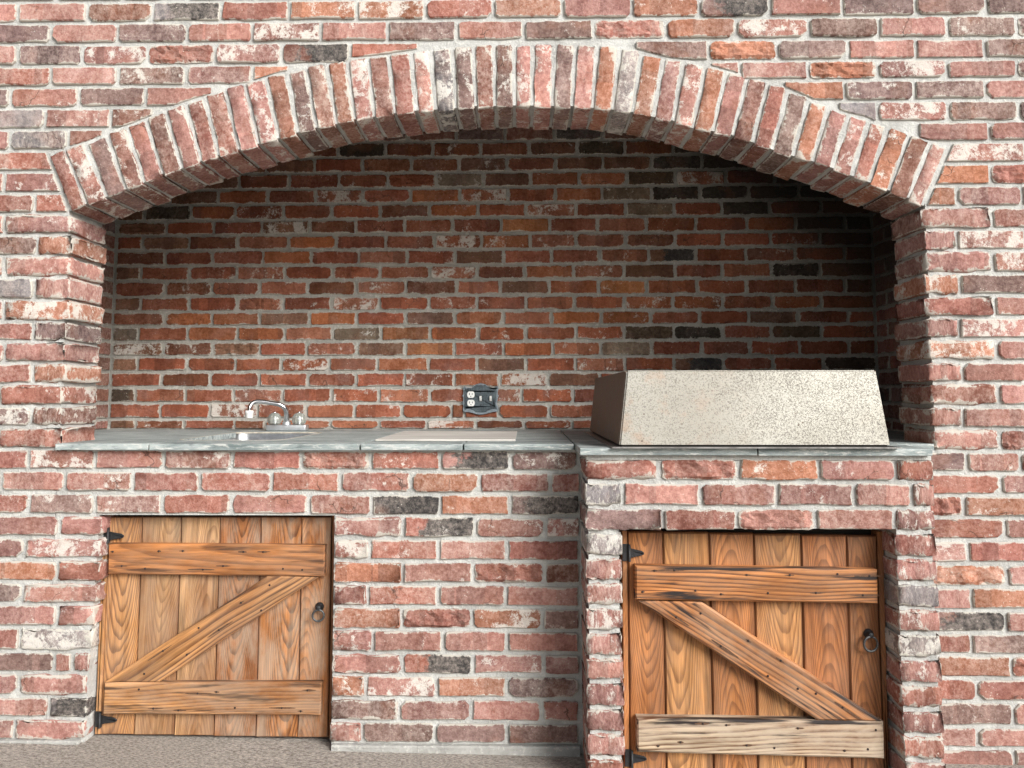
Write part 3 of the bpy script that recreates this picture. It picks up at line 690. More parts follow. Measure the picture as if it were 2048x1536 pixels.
for k in range(-12, 35):
    if k >= -1:
        for side, px in ((-1, -95), (1, 2115)):
            y0, y1 = frow_y(k-1, px), frow_y(k, px)
            zt, zb = at(px, y0).z-JV/2, at(px, y1).z+JV/2
            ends = [t for t in FRONT_ROWS[k].split() if t not in '/X' and t.lstrip('-').isdigit()] if k in FRONT_ROWS else []
            if not ends or (k == 34 and side < 0): continue
            vals = [float(t) for t in ends]
            runs = parse(FRONT_ROWS[k]) 
            if side < 0: e = min(v2 for v2 in [float(r[0]) for r in runs if r[0] != 'X']+[9e9] if True)
            if side < 0:
                # first brick really placed
                pl = [float(r[0]) for r in runs if r[0] != 'X' and (float(r[2]) if r[2] != 'X' else 137) >= -40]
                x = at(min(pl), (y0+y1)/2).x
                while x > XMIN+.1:
                    items.append((x-.214+JH/2, x-JH/2, zb, zt, random.choice('rrppdbor'))); x -= .214
            else:
                pl = [float(r[2]) for r in runs if r[2] != 'X' and (float(r[0]) if r[0] != 'X' else 1855) <= 2090]
                x = at(max(pl), (y0+y1)/2).x
                while x < XMAX-.1:
                    items.append((x+JH/2, x+.214-JH/2, zb, zt, random.choice('rrppdbor'))); x += .214
    else:
        zb = zlast+(-2-k)*.0665+JV/2; zt = zb+.0665-JV
        if zt > ZTOP: continue
        x = XMIN+.05+(.107 if k % 2 else 0)
        while x < XMAX-.2:
            items.append((x+JH/2, x+.214-JH/2, zb, zt, random.choice('rrppdbor'))); x += .214
joined_bricks('brick', wall, items, 0, M_BRICKS)

# ------------------------------------------------------------------ arch
arch = empty('brick_arch', (0, 0, 0), 'shallow arch of brick on edge spanning the dark niche', 'arch')
bm = bmesh.new()
for i in range(len(ARCH)-1):
    def sh(p, q, t): return (p[0]+(q[0]-p[0])*t, p[1]+(q[1]-p[1])*t)
    a0, a1, b0, b1 = ao[i], ao[i+1], ai[i], ai[i+1]
    slab_poly(bm, [sh(b0, a0, .034), sh(b1, a1, .034), sh(a1, b1, -.06), sh(a0, b0, -.06)], 0.0045, WALL_T-.001)
put('mortar', bm_mesh('mortar', bm, M_MORTAR), arch)
VOUS = [box_brick(0.2, 0.056, 0.2, M_BRICK, bev=random.choice((.003, .0045, .006)), jit=0.0017, nx=6) for _ in range(12)]
vcodes = "r pW d bw p b p r rc p pW b dw b o pW b rc pW gW dw r dw pw pw d p oc gW o pw pW o p b rc dp o p pw r ow b p".split()
for i in range(len(ARCH)-1):
    top = Vector(((ao[i][0]+ao[i+1][0])/2, 0, (ao[i][1]+ao[i+1][1])/2)); bot = Vector(((ai[i][0]+ai[i+1][0])/2, 0, (ai[i][1]+ai[i+1][1])/2))
    d = top-bot; L = d.length; ang = math.atan2(d.z, d.x)
    w = math.hypot(ai[i+1][0]-ai[i][0], ai[i+1][1]-ai[i][1])
    perp = Vector((d.z, 0, -d.x)).normalized(); ww = abs(Vector((ai[i+1][0]-ai[i][0], 0, ai[i+1][1]-ai[i][1])).dot(perp))
    ww2 = abs(Vector((ao[i+1][0]-ao[i][0], 0, ao[i+1][1]-ao[i][1])).dot(perp))
    c = (top+bot)/2
    th = min(max((ww+ww2)/2-0.0125, 0.044), 0.06)
    o = put('brick', random.choice(VOUS), arch, (c.x, random.uniform(-.002, .002), c.z), (0, -ang, 0), (L*random.uniform(.985, 1.04)/0.2, random.uniform(.186, .208)/0.2, th/0.056))
    paint(o, vcodes[i % len(vcodes)])
    o['white'] = min(.9, o['white']+.06); o['veil'] = random.uniform(.2, .6)

# ------------------------------------------------------------------ niche: back wall, side walls, ceiling
Z_CEIL = at(1030, 236, Y_BACK).z+.02
backw = empty('back_wall', (0, Y_BACK, 0), 'darker red brick back wall inside the arched niche behind the counter', 'wall')
bm = bmesh.new(); slab_poly(bm, [(X_SL-.1, Z_COUNTER-.05), (X_SR+.1, Z_COUNTER-.05), (X_SR+.1, Z_CEIL), (X_SL-.1, Z_CEIL)], Y_BACK+MY, Y_BACK+.15)
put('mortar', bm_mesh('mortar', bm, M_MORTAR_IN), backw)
def by(k, x): return interp(x, [(376, BACK_L[k]), (1016, BACK_M[k]), (1553, BACK_R[k])])
hidden = []; nb = 0
for k, s in BACK_ROWS.items():
    for (a, code, b, first, last) in parse(s):
        x0p = 230 if a == 'L' else float(a); x1p = float(b)
        pc = (x0p+x1p)/2; y0, y1 = by(k-1, pc), by(k, pc); ym = (y0+y1)/2
        zt = at(pc, y0, Y_BACK).z-JV/2; zb = at(pc, y1, Y_BACK).z+JV/2
        if k == 13: zb = Z_COUNTER+0.004
        x0 = (X_SL+.006) if a == 'L' else at(x0p, ym, Y_BACK).x+JH/2
        x1 = at(x1p, ym, Y_BACK).x-JH/2
        if x1 > X_SR-.07: x1 = X_SR-.006
        if x0 > X_SR-.06: continue
        if x1-x0 < 0.02: continue
        # behind the grill hood, or above the arch: joined
        hid = (x0p > 1262 and x1p < 1745 and y0 > 752) or (y1 < interp(pc, [(300, 420), (560, 300), (800, 262), (1200, 250), (1400, 290), (1600, 365), (1740, 430)])-6)
        if hid: hidden.append((x0, x1, zb, zt, code[0])); continue
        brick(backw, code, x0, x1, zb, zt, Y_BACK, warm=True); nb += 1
# top corners of the back wall hidden by the arch
for k in range(-7, 0):
    zt = at(1016, BACK_M[k]+(-31 if k == -7 else 0), Y_BACK).z if k == -7 else at(1016, BACK_M[k-1], Y_BACK).z-JV/2
    zb = at(1016, BACK_M[k], Y_BACK).z+JV/2
    if zt > Z_CEIL: zt = Z_CEIL-.005
    if zt-zb < .02: continue
    if k in BACK_ROWS:
        runs = parse(BACK_ROWS[k]); xl = at(float(runs[0][0]), by(k, float(runs[0][0])), Y_BACK).x; xr = at(float(runs[-1][2]), by(k, 1500), Y_BACK).x
    else: xl = xr = 0
    x = xl
    while x > X_SL+.05:
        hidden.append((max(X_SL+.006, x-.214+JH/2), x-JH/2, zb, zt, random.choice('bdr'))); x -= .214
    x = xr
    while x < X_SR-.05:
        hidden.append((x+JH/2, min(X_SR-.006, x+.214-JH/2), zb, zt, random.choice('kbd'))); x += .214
# row close to the ceiling
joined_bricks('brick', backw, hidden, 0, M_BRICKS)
backw.children[-1].location = (0, 0, 0) if False else backw.children[-1].location
for o in backw.children:
    if o.get('kind') == 'stuff': o.location = (0, 0, 0)
for side, xs, lab in ((-1, X_SL, 'shadowed left side wall of the niche, dull red brick'), (1, X_SR, 'nearly black right side wall of the niche beside the grill hood')):
    sw_ = empty('side_wall', (xs, 0, 0), lab, 'wall')
    bm = bmesh.new(); x_in = xs+side*MY; x_out = xs+side*0.12
    slab_poly(bm, [(min(x_in, x_out), Z_COUNTER-.05), (max(x_in, x_out), Z_COUNTER-.05), (max(x_in, x_out), Z_CEIL), (min(x_in, x_out), Z_CEIL)], WALL_T+.002, Y_BACK+MY-.002)
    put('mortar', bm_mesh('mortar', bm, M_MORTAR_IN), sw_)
    pxr = 240 if side < 0 else 1745
    for k in range(-6, 14):
        zt = at(pxr, by(k-1, pxr), Y_BACK).z-JV/2; zb = at(pxr, by(k, pxr), Y_BACK).z+JV/2
        if k == 13: zb = Z_COUNTER+.004
        y = Y_BACK-.008; first = True
        while y > WALL_T+.05:
            L = (0.107 if k % 2 else 0.213) if first else 0.213
            first = False
            y2 = max(y-L+JH, WALL_T+.006)
            if y-y2 < .03: break
            src = random.choice(FULL if y-y2 > .13 else HALF); sw2 = BL_ if src in FULL else .09
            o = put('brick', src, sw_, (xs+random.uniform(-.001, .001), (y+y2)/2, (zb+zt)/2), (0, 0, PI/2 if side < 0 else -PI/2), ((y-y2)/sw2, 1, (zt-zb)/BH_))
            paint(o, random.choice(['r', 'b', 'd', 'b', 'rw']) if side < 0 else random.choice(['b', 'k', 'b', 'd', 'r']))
            y = y2-JH
cm = mesh('ceiling', [(X_SL-.15, WALL_T+.002, Z_CEIL), (X_SR+.15, WALL_T+.002, Z_CEIL), (X_SR+.15, Y_BACK+.15, Z_CEIL), (X_SL-.15, Y_BACK+.15, Z_CEIL),
      (X_SL-.15, WALL_T+.002, Z_CEIL+.1), (X_SR+.15, WALL_T+.002, Z_CEIL+.1), (X_SR+.15, Y_BACK+.15, Z_CEIL+.1), (X_SL-.15, Y_BACK+.15, Z_CEIL+.1)],
      [(0, 3, 2, 1), (4, 5, 6, 7), (0, 1, 5, 4), (1, 2, 6, 5), (2, 3, 7, 6), (3, 0, 4, 7)], simple('sooty_concrete', (0.09, 0.08, 0.075), 0.95, 0, 0.5, 50))
tag(put('ceiling', cm), kind='structure')

# ------------------------------------------------------------------ grill base that steps forward
gb = empty('brick_pier', (0, GRILL_Y, 0), 'brick pier stepping forward under the grill hood, around the right wooden door', 'brick base')
GX0, GX1 = at(1171, 1000, GRILL_Y).x, at(1869, 1000, GRILL_Y).x
GDX0 = at(1246, 1250, GRILL_Y).x; GDX1 = at(1797, 1250, GRILL_Y).x; GDT = at(1500, 1061, GRILL_Y).z
ZG = Z_COUNTER-.020
bm = bmesh.new(); m_ = .0078
slab_poly(bm, [(GX0+m_, GDT+.004), (GX1-m_, GDT+.004), (GX1-m_, ZG), (GX0+m_, ZG)], GRILL_Y+m_, MY+.001)
slab_poly(bm, [(GX0+m_, -.3), (GDX0-m_, -.3), (GDX0-m_, GDT+.004), (GX0+m_, GDT+.004)], GRILL_Y+m_, MY+.001)
slab_poly(bm, [(GDX1+m_, -.3), (GX1-m_, -.3), (GX1-m_, GDT+.004), (GDX1+m_, GDT+.004)], GRILL_Y+m_, MY+.001)
put('mortar', bm_mesh('mortar', bm, M_MORTAR), gb)
lcodes = "gW pw pw pW pw p pw p pw r p".split(); rcodes = "rw pw gw pw gW pw r pw rw p p".split()
for k in range(13):
    zt = at(1250, GRILL_BED[k], GRILL_Y).z-JV/2; zb = at(1250, GRILL_BED[k+1], GRILL_Y).z+JV/2
    ym = (GRILL_BED[k]+GRILL_BED[k+1])/2
    if k < 3:
        if k == 0: zt = ZG-.012
        for (a, code, b, first, last) in parse(GRILL_ROWS[k]):
            x0 = GX0 if a == 'L' or first else at(float(a), ym, GRILL_Y).x+JH/2
            x1 = GX1 if b == 'R' else at(float(b), ym, GRILL_Y).x-JH/2
            if first or last: brick(gb, code, x0, x1, zb, zt, GRILL_Y, 'box', 0.19)
            else: brick(gb, code, x0, x1, zb, zt, GRILL_Y)
    else:
        brick(gb, lcodes[k-3], GX0, GDX0+random.uniform(-.004, .002), zb, zt, GRILL_Y, 'box', 0.19)
        brick(gb, rcodes[k-3], GDX1+random.uniform(-.002, .004), GX1, zb, zt, GRILL_Y, 'box', 0.19)
# ------------------------------------------------------------------ countertop of slate slabs
counter = empty('countertop', (0, 0, Z_COUNTER), 'blue grey slate countertop along the niche, stepping forward under the hood', 'countertop')
ST = 0.019; YF = -0.022; YG = GRILL_Y-0.018
XC0 = at(110, 893, YF).x
GXS = at(1158, 900, YG).x+.0; GXE = at(1866, 905, YG).x
SINK_X0, SINK_X1 = atz(352, 880, Z_COUNTER).x, atz(566, 880, Z_COUNTER).x
SINK_Y0, SINK_Y1 = atz(450, 880.5, Z_COUNTER).y, atz(520, 864.5, Z_COUNTER).y
def rough_loop(pts, step=0.03, jit=0.0012):
    Q = []
    for i in range(len(pts)):
        (ax, ay), (bx, by_) = pts[i], pts[(i+1) % len(pts)]; L = math.hypot(bx-ax, by_-ay); n = max(1, int(L/step))
        for q in range(n): Q.append((ax+(bx-ax)*q/n+random.uniform(-jit, jit), ay+(by_-ay)*q/n+random.uniform(-jit, jit)))
    return Q
def rrect(x0, x1, y0, y1, r, n=6):
    out = []
    for cx, cy, a in ((x1-r, y1-r, 0), (x0+r, y1-r, 90), (x0+r, y0+r, 180), (x1-r, y0+r, 270)):
        for i in range(n+1):
            t = math.radians(a+90*i/n); out.append((cx+r*math.cos(t), cy+r*math.sin(t)))
    return out
def slab(pts, hole=None, z=Z_COUNTER, t=ST, name='slab', mat=None, parent=None, jit=0.0012):
    bm = bmesh.new(); es = []
    loops = [rough_loop(pts, .03, jit)]+([hole] if hole else [])
    for lp in loops:
        vs = [bm.verts.new((x, y, z)) for x, y in lp]
        es += [bm.edges.new((vs[i], vs[(i+1) % len(vs)])) for i in range(len(vs))]
    bmesh.ops.triangle_fill(bm, use_beauty=True, use_dissolve=False, edges=es)
    r = bmesh.ops.extrude_face_region(bm, geom=list(bm.faces))
    for v in r['geom']:
        if isinstance(v, bmesh.types.BMVert): v.co.z -= t
    me = bm_mesh(name, bm, mat or M_SLATE)
    o = put(name, me, parent or counter, (0, 0, 0))
    bv = o.modifiers.new('bevel', 'BEVEL'); bv.width = 0.0022; bv.segments = 2; bv.limit_method = 'ANGLE'; bv.angle_limit = math.radians(50)
    return o
g = .0022
YB = Y_BACK-.001
def slabx(p): return atz(p, 888, Z_COUNTER).x
JX = [slabx(294), slabx(719), slabx(926)]
XL_IN, XR_IN = XJL+.004, XJR-.004
yj = -0.001
# left slab runs in front of the jamb as a thin lip
slab([(XC0, YF), (JX[0]-g, YF), (JX[0]-g, YB), (X_SL+.004, YB), (X_SL+.004, WALL_T+.004), (XL_IN, WALL_T+.004), (XL_IN, yj-.004), (XC0+.01, yj-.004)])
slab([(JX[0]+g, YF-.002), (JX[1]-g, YF+.001), (JX[1]-g, YB), (JX[0]+g, YB)], rrect(SINK_X0, SINK_X1, SINK_Y0, SINK_Y1, 0.055))
slab([(JX[1]+g, YF), (JX[2]-g, YF-.002), (JX[2]-g, YB), (JX[1]+g, YB)], z=Z_COUNTER-.0005)
slab([(JX[2]+g, YF), (GXS-g, YF), (GXS-g, YB), (JX[2]+g, YB)])
gj = at(1516, 903, YG).x
slab([(GXS+g, YG), (gj-g, YG), (gj-g, YB), (GXS+g, YB)], z=Z_COUNTER+.0005)
slab([(gj+g, YG), (GXE, YG), (GXE, -.006), (XR_IN, -.006), (XR_IN, WALL_T+.004), (X_SR-.004, WALL_T+.004), (X_SR-.004, YB), (gj+g, YB)], z=Z_COUNTER-.0003)
# mortar bed seen under the slabs
bm = bmesh.new()
slab_poly(bm, [(XC0+.02, ZL-.006), (GXS+.01, ZL-.006), (GXS+.01, ZL+.0005), (XC0+.02, ZL+.0005)], 0.001, .15)
slab_poly(bm, [(GX0+.003, ZG-.012), (GX1-.003, ZG-.012), (GX1-.003, ZG+.0005), (GX0+.003, ZG+.0005)], GRILL_Y+.002, -.002)
put('mortar', bm_mesh('mortar', bm, M_MORTAR), counter)
# pale board lying flush on the counter
def pale_board():
    B = NB('pale_board'); tc = B.n('ShaderNodeTexCoord'); mp = B.n('ShaderNodeMapping'); mp.inputs['Scale'].default_value = (1.5, 26, 10); B.l(tc.outputs['Object'], mp.inputs[0])
    n = B.noise(mp.outputs[0], 2.2, 5, 0.6, 0.5)
    B.l(B.mix(B.step(n, .34, .66), (.38, .35, .31), (.66, .63, .58)), B.b.inputs['Base Color']); B.b.inputs['Roughness'].default_value = .7
    return B.m
bx0, bx1 = atz(750, 882.5, Z_COUNTER).x, atz(1031, 882.5, Z_COUNTER).x; by0, by1 = atz(900, 882.5, Z_COUNTER).y, atz(900, 865, Z_COUNTER).y
o = slab([(bx0, by0), (bx1, by0), (bx1, by1), (bx0, by1)], z=0.006, t=.006, name='cutting_board', mat=pale_board(), jit=.0003)
o.parent = None; o.location = (0, 0, Z_COUNTER)
tag(o, 'pale streaked flat board lying on the slate counter in front of the outlet plate', 'cutting board')

# ------------------------------------------------------------------ sink
def loft(loops, mat, name, closed_last=True, smooth=True):
    vs = []; fs = []; n = len(loops[0])
    for lp in loops: vs += lp
    for k in range(len(loops)-1):
        for i in range(n):
            j = (i+1) % n; fs.append((k*n+i, k*n+j, (k+1)*n+j, (k+1)*n+i))
    if closed_last: fs.append(tuple((len(loops)-1)*n+i for i in range(n)))
    return mesh(name, vs, fs, mat, smooth)
sx, sy = (SINK_X0+SINK_X1)/2, (SINK_Y0+SINK_Y1)/2
sink = empty('sink', (sx, sy, Z_COUNTER), 'small stainless steel bar sink sunk into the slate counter below the faucet', 'sink')
def rl(e, r, z): return [(x-sx, y-sy, z) for x, y in rrect(SINK_X0+e, SINK_X1-e, SINK_Y0+e, SINK_Y1-e, r, 8)]
put('basin', loft([rl(.0015, .055, -.004), rl(.0018, .055, -.02), rl(.006, .05, -.026), rl(.014, .05, -.15), rl(.04, .05, -.168), rl(.12, .03, -.171)], M_STEEL, 'basin'), sink, (sx, sy, Z_COUNTER))
put('rim', loft([rl(.0030, .054, -.004), rl(.0030, .054, -.0008), rl(.001, .055, .0009), rl(-.0025, .058, .0006), rl(-.003, .058, -.001)], M_CAULK, 'rim', False), sink, (sx, sy, Z_COUNTER))
dr = [[(r*math.cos(t), r*math.sin(t), z) for t in [2*PI*i/20 for i in range(20)]] for r, z in ((.042, -.1705), (.042, -.1665), (.034, -.1665), (.03, -.170))]
put('drain', loft(dr, M_CHROME, 'drain'), sink, (sx, sy, Z_COUNTER))

# ------------------------------------------------------------------ faucet
def lathe(prof, mat, name, n=24, ribs=0, amp=0.0):
    loops = []
    for r, z in prof:
        loops.append([((r*(1+amp*math.cos(ribs*2*PI*i/n)) if ribs else r)*math.cos(2*PI*i/n), (r*(1+amp*math.cos(ribs*2*PI*i/n)) if ribs else r)*math.sin(2*PI*i/n), z) for i in range(n)])
    return loft(loops, mat, name)
def tube(path, radii, mat, name, n=14, caps=True):
    P = [Vector(p) for p in path]; loops = []
    up = Vector((0, 1, 0))
    for i, p in enumerate(P):
        t = (P[min(i+1, len(P)-1)]-P[max(i-1, 0)]).normalized(); a = t.cross(up).normalized(); b = a.cross(t).normalized()
        r = radii[i] if isinstance(radii, (list, tuple)) else radii
        loops.append([tuple(p+a*r*math.cos(2*PI*k/n)+b*r*math.sin(2*PI*k/n)) for k in range(n)])
    me_vs = []; fs = []
    for lp in loops: me_vs += lp
    for k in range(len(loops)-1):
        for i in range(n):
            j = (i+1) % n; fs.append((k*n+i, k*n+j, (k+1)*n+j, (k+1)*n+i))
    if caps: fs.append(tuple(range(n))[::-1]); fs.append(tuple((len(loops)-1)*n+i for i in range(n)))
    return mesh(name, me_vs, fs, mat, True)
def smooth_path(pts, n=6):
    out = []
    P = [Vector(p) for p in pts]
    for i in range(len(P)-1):
        p0, p1, p2, p3 = P[max(i-1, 0)], P[i], P[i+1], P[min(i+2, len(P)-1)]
        for k in range(n):
            t = k/n; out.append(0.5*((2*p1)+(p2-p0)*t+(2*p0-5*p1+4*p2-p3)*t*t+(3*p1-p0-3*p2+p3)*t**3))
    out.append(P[-1]); return out
def bev_box(w, d, h, mat, name, bev=.003, seg=3):
    bm = bmesh.new(); bmesh.ops.create_cube(bm, size=1)
    for v in bm.verts: v.co = Vector((v.co.x*w, v.co.y*d, v.co.z*h))
    bmesh.ops.bevel(bm, geom=list(bm.edges), offset=bev, segments=seg, affect='EDGES', profile=.5)
    me = bm_mesh(name, bm, mat, True); return me
FY = atz(572, 862, Z_COUNTER).y+.03
fb = at(572, 862, FY-.025); fx = at(573, 850, FY).x
fau = empty('faucet', (fx, FY, Z_COUNTER), 'chrome two handle faucet with clear knobs and swan neck spout over the sink', 'faucet')
fl_, fr_ = at(532, 856, FY-.025).x, at(611, 856, FY-.025).x
put('base', bev_box(fr_-fl_, .052, .024, M_SATIN, 'base', .004), fau, ((fl_+fr_)/2, FY, Z_COUNTER+.0125))
for px in (549, 598):
    c = at(px, 850, FY)
    kb = put('handle', lathe([(.012, 0), (.024, .002), (.0285, .012), (.0275, .026), (.022, .040), (.012, .0475), (.004, .0485)], M_ACRYL, 'handle', 40, 10, .045), fau, (c.x, FY, Z_COUNTER+.025))
    put('cap', lathe([(.007, 0), (.007, .003), (.002, .004)], M_CHROME, 'cap', 16), kb, (c.x, FY, Z_COUNTER+.0735))
    put('stem', lathe([(.0085, 0), (.0085, .03), (.005, .034)], M_CHROME, 'stem', 16), kb, (c.x, FY, Z_COUNTER+.0245))
put('collar', lathe([(.0165, 0), (.0175, .006), (.0165, .010), (.0135, .012), (.0135, .018), (.011, .020)], M_SATIN, 'collar', 24), fau, (fx, FY, Z_COUNTER+.0245))
sp_px = [(573, 848), (573, 836), (572.5, 823), (568, 814.5), (558, 809), (542, 806), (527, 803.5), (513, 803), (504, 807), (499.5, 815), (498.5, 823)]
sp = [at(x, y, FY-.012*i*0.6) for i, (x, y) in enumerate(sp_px)]
sp = [Vector((p.x, FY-.0072*i, p.z)) for i, p in enumerate(sp)]
sp = [at(x, y, FY-.0072*i) for i, (x, y) in enumerate(sp_px)]
pth = smooth_path(sp, 5); rad = [.0105-.0022*min(1, i/len(pth)*1.4) for i in range(len(pth))]
put('spout', tube([p-Vector((fx, FY, Z_COUNTER)) for p in pth], rad, M_CHROME, 'spout', 18), fau, (fx, FY, Z_COUNTER))
tip = sp[-1]
put('aerator', lathe([(.0125, .030), (.0165, .0295), (.0165, .020), (.015, .018), (.0145, .002), (.0135, 0), (.008, 0)][::-1], M_WHITE, 'aerator', 24), fau, (tip.x, tip.y, tip.z-.026))

# ------------------------------------------------------------------ outlet plate on the back wall
PY = Y_BACK-.004
def pz(x, y, Y=PY): return at(900+x/15.36, 750+y/15.36, Y)
pc_ = pz(935, 740)
plate = empty('outlet_plate', tuple(pc_), 'ornate dark pewter cover plate with two outlets and two switches on the back wall', 'outlet plate')
OUT = [(395, 410), (430, 345), (480, 360), (520, 385), (640, 385), (720, 330), (800, 285), (870, 262), (918, 256), (935, 240), (952, 256), (1010, 262), (1080, 285), (1160, 335), (1250, 385), (1370, 400), (1410, 350), (1450, 335), (1492, 365), (1485, 450), (1462, 540), (1470, 600), (1502, 635), (1475, 690), (1462, 770), (1440, 850), (1455, 930), (1490, 1010), (1488, 1100), (1420, 1132), (1320, 1140), (1200, 1170), (1080, 1205), (935, 1225), (800, 1205), (690, 1170), (560, 1142), (430, 1135), (392, 1095), (395, 1020), (412, 950), (385, 890), (368, 850), (402, 790), (410, 700), (368, 640), (405, 590), (412, 500)]
INN = [(430, 470), (470, 425), (540, 440), (640, 420), (740, 350), (810, 305), (870, 320), (935, 310), (1010, 320), (1070, 300), (1150, 350), (1260, 420), (1370, 440), (1420, 420), (1440, 500), (1425, 640), (1430, 740), (1405, 860), (1430, 980), (1440, 1060), (1370, 1040), (1290, 1040), (1190, 1080), (1080, 1140), (935, 1150), (790, 1135), (700, 1070), (600, 1035), (480, 1050), (435, 1060), (430, 960), (445, 860), (435, 740), (440, 600)]
def poly_obj(name, pts, y, depth, mat, parent, bev=.0015):
    W_ = [pz(x, yy, y) for x, yy in pts]; c = Vector((sum(p.x for p in W_)/len(W_), y, sum(p.z for p in W_)/len(W_)))
    P = [(p.x-c.x, p.z-c.z) for p in W_]
    if sum(P[i][0]*P[(i+1) % len(P)][1]-P[(i+1) % len(P)][0]*P[i][1] for i in range(len(P))) < 0: P = P[::-1]
    return put(name, prism(P, depth, mat, bev, 0, name), parent, tuple(c))
poly_obj('back_plate', OUT, PY-.004, .012, M_PEWTER_L, plate)
poly_obj('face_plate', INN, PY-.0065, .005, M_PEWTER, plate)
for cx, cy in ((638, 603), (643, 862)):
    pts = [(cx+118*math.cos(t)*1.0, cy+max(-100, min(100, 122*math.sin(t)))) for t in [2*PI*i/28 for i in range(28)]]
    oo = poly_obj('outlet', pts, PY-.0085, .004, M_WHITE, plate, .001)
    poly_obj('slot', [(cx-50, cy-50), (cx-32, cy-50), (cx-32, cy+12), (cx-50, cy+12)], PY-.0089, .001, M_DARK, oo, .0001)
    poly_obj('slot', [(cx+36, cy-45), (cx+52, cy-45), (cx+52, cy+8), (cx+36, cy+8)], PY-.0089, .001, M_DARK, oo, .0001)
    poly_obj('slot', [(cx+16*math.cos(t), cy+52+16*math.sin(t)) for t in [2*PI*i/10 for i in range(10)]], PY-.0089, .001, M_DARK, oo, .0001)
for cx in (942, 1250):
    poly_obj('switch_bezel', [(cx-42, 640), (cx+42, 640), (cx+42, 810), (cx-42, 810)], PY-.0078, .003, M_DARK, plate, .0004)
    p = pz(cx, 722, PY)
    put('switch', bev_box(.0095, .012, .020, M_WHITE, 'switch', .0015), plate, (p.x, PY-.0105, p.z), (0.5, 0, 0))
for cx, cy in ((942, 522), (1250, 522), (942, 920), (1250, 920), (640, 732)):
    p = pz(cx, cy, PY); put('screw', lathe([(.0028, 0), (.0026, .001), (.001, .0014)], M_IRON, 'screw', 12), plate, (p.x, PY-.0065, p.z), (PI/2, 0, 0))

# ------------------------------------------------------------------ grill hood
HZ = Z_COUNTER+.010
f0 = atz(1239, 888.5, HZ); f1 = atz(1781, 890.5, HZ); yf = (f0.y+f1.y)/2
f0 = at(1239, 888.5, yf); f1 = at(1781, 890.5, yf)
t0 = at(1254, 741, yf+.035); t1 = at(1752, 741.5, yf+.035)
yb = yf+.80; b0 = atz(1181, 861, HZ); yb = min(b0.y, Y_BACK-.03); b0 = at(1181, 861, yb)
u0 = at(1192, 756, yb-.02)
hc = Vector(((f0.x+f1.x)/2, (yf+yb)/2, HZ))
hood = empty('grill_hood', tuple(hc), 'pale speckled corroded metal hood covering the grill at the right end of the counter', 'grill hood')
inset_b = f0.x-b0.x
B4 = [Vector((f0.x, yf, HZ)), Vector((f1.x, yf, HZ)), Vector((f1.x-inset_b*0, yb, HZ)), Vector((b0.x, yb, HZ))]
T4 = [Vector((t0.x, yf+.035, t0.z)), Vector((t1.x, yf+.035, t0.z)), Vector((t1.x, yb-.02, u0.z)), Vector((u0.x, yb-.02, u0.z))]
def solid8(b, t, mat, name, bev=.006, off=None):
    bm = bmesh.new(); vb = [bm.verts.new(v-off) for v in b]; vt = [bm.verts.new(v-off) for v in t]
    bm.faces.new(vb[::-1]); bm.faces.new(vt)
    for i in range(4): bm.faces.new((vb[i], vb[(i+1) % 4], vt[(i+1) % 4], vt[i]))
    bmesh.ops.recalc_face_normals(bm, faces=bm.faces)
    if bev: bmesh.ops.bevel(bm, geom=[e for e in bm.edges if abs(e.verts[0].co.z-e.verts[1].co.z) > .03 or (e.verts[0].co.z > .1 and e.verts[1].co.z > .1)], offset=bev, segments=3, affect='EDGES')
    return bm_mesh(name, bm, mat)
lid = put('lid', solid8(B4, T4, M_HOOD, 'lid', .004, hc), hood, tuple(hc))
for (q0, q1, q2, q3), nx_ in (((B4[0], B4[3], T4[3], T4[0]), -1), ((B4[1], B4[2], T4[2], T4[1]), 1)):
    e = Vector((nx_*.0025, 0, 0)); cc = (q0+q1+q2+q3)/4; q = [cc+(p-cc)*.985+Vector((0, 0, 0)) for p in (q0, q1, q2, q3)]
    q = [p+Vector((0, .004, 0)) for p in q]
    sp_ = mesh('side_panel', [p+e-hc for p in q]+[p-e-hc for p in q], [(0, 1, 2, 3), (7, 6, 5, 4), (0, 4, 5, 1), (1, 5, 6, 2), (2, 6, 7, 3), (3, 7, 4, 0)], M_OXIDE_REFL)
    put('side_panel', sp_, hood, tuple(hc))['label'] = 'dark brown side panel, oxide and dim reflection in its colour'
tray = [Vector((f0.x-.022, yf-.022, Z_COUNTER+.0015)), Vector((f1.x+.02, yf-.022, Z_COUNTER+.0015)), Vector((f1.x+.02, yb, Z_COUNTER+.0015)), Vector((b0.x-.022, yb, Z_COUNTER+.0015))]
put('tray', solid8(tray, [v+Vector((0, 0, .003)) for v in tray], simple('dull_steel', (.30, .29, .28), .4, .9, .2, 60, .3), 'tray', 0, hc), hood, tuple(hc))
gap = [Vector((f0.x+.006, yf+.006, Z_COUNTER+.0042)), Vector((f1.x-.006, yf+.006, Z_COUNTER+.0042)), Vector((f1.x-.006, yb-.01, Z_COUNTER+.0042)), Vector((b0.x+.006, yb-.01, Z_COUNTER+.0042))]  # near-black block painting the shade in the seam under the lid
put('seam_shade', solid8(gap, [v+Vector((0, 0, .0062)) for v in gap], M_DARK, 'seam_shade', 0, hc), hood, tuple(hc))

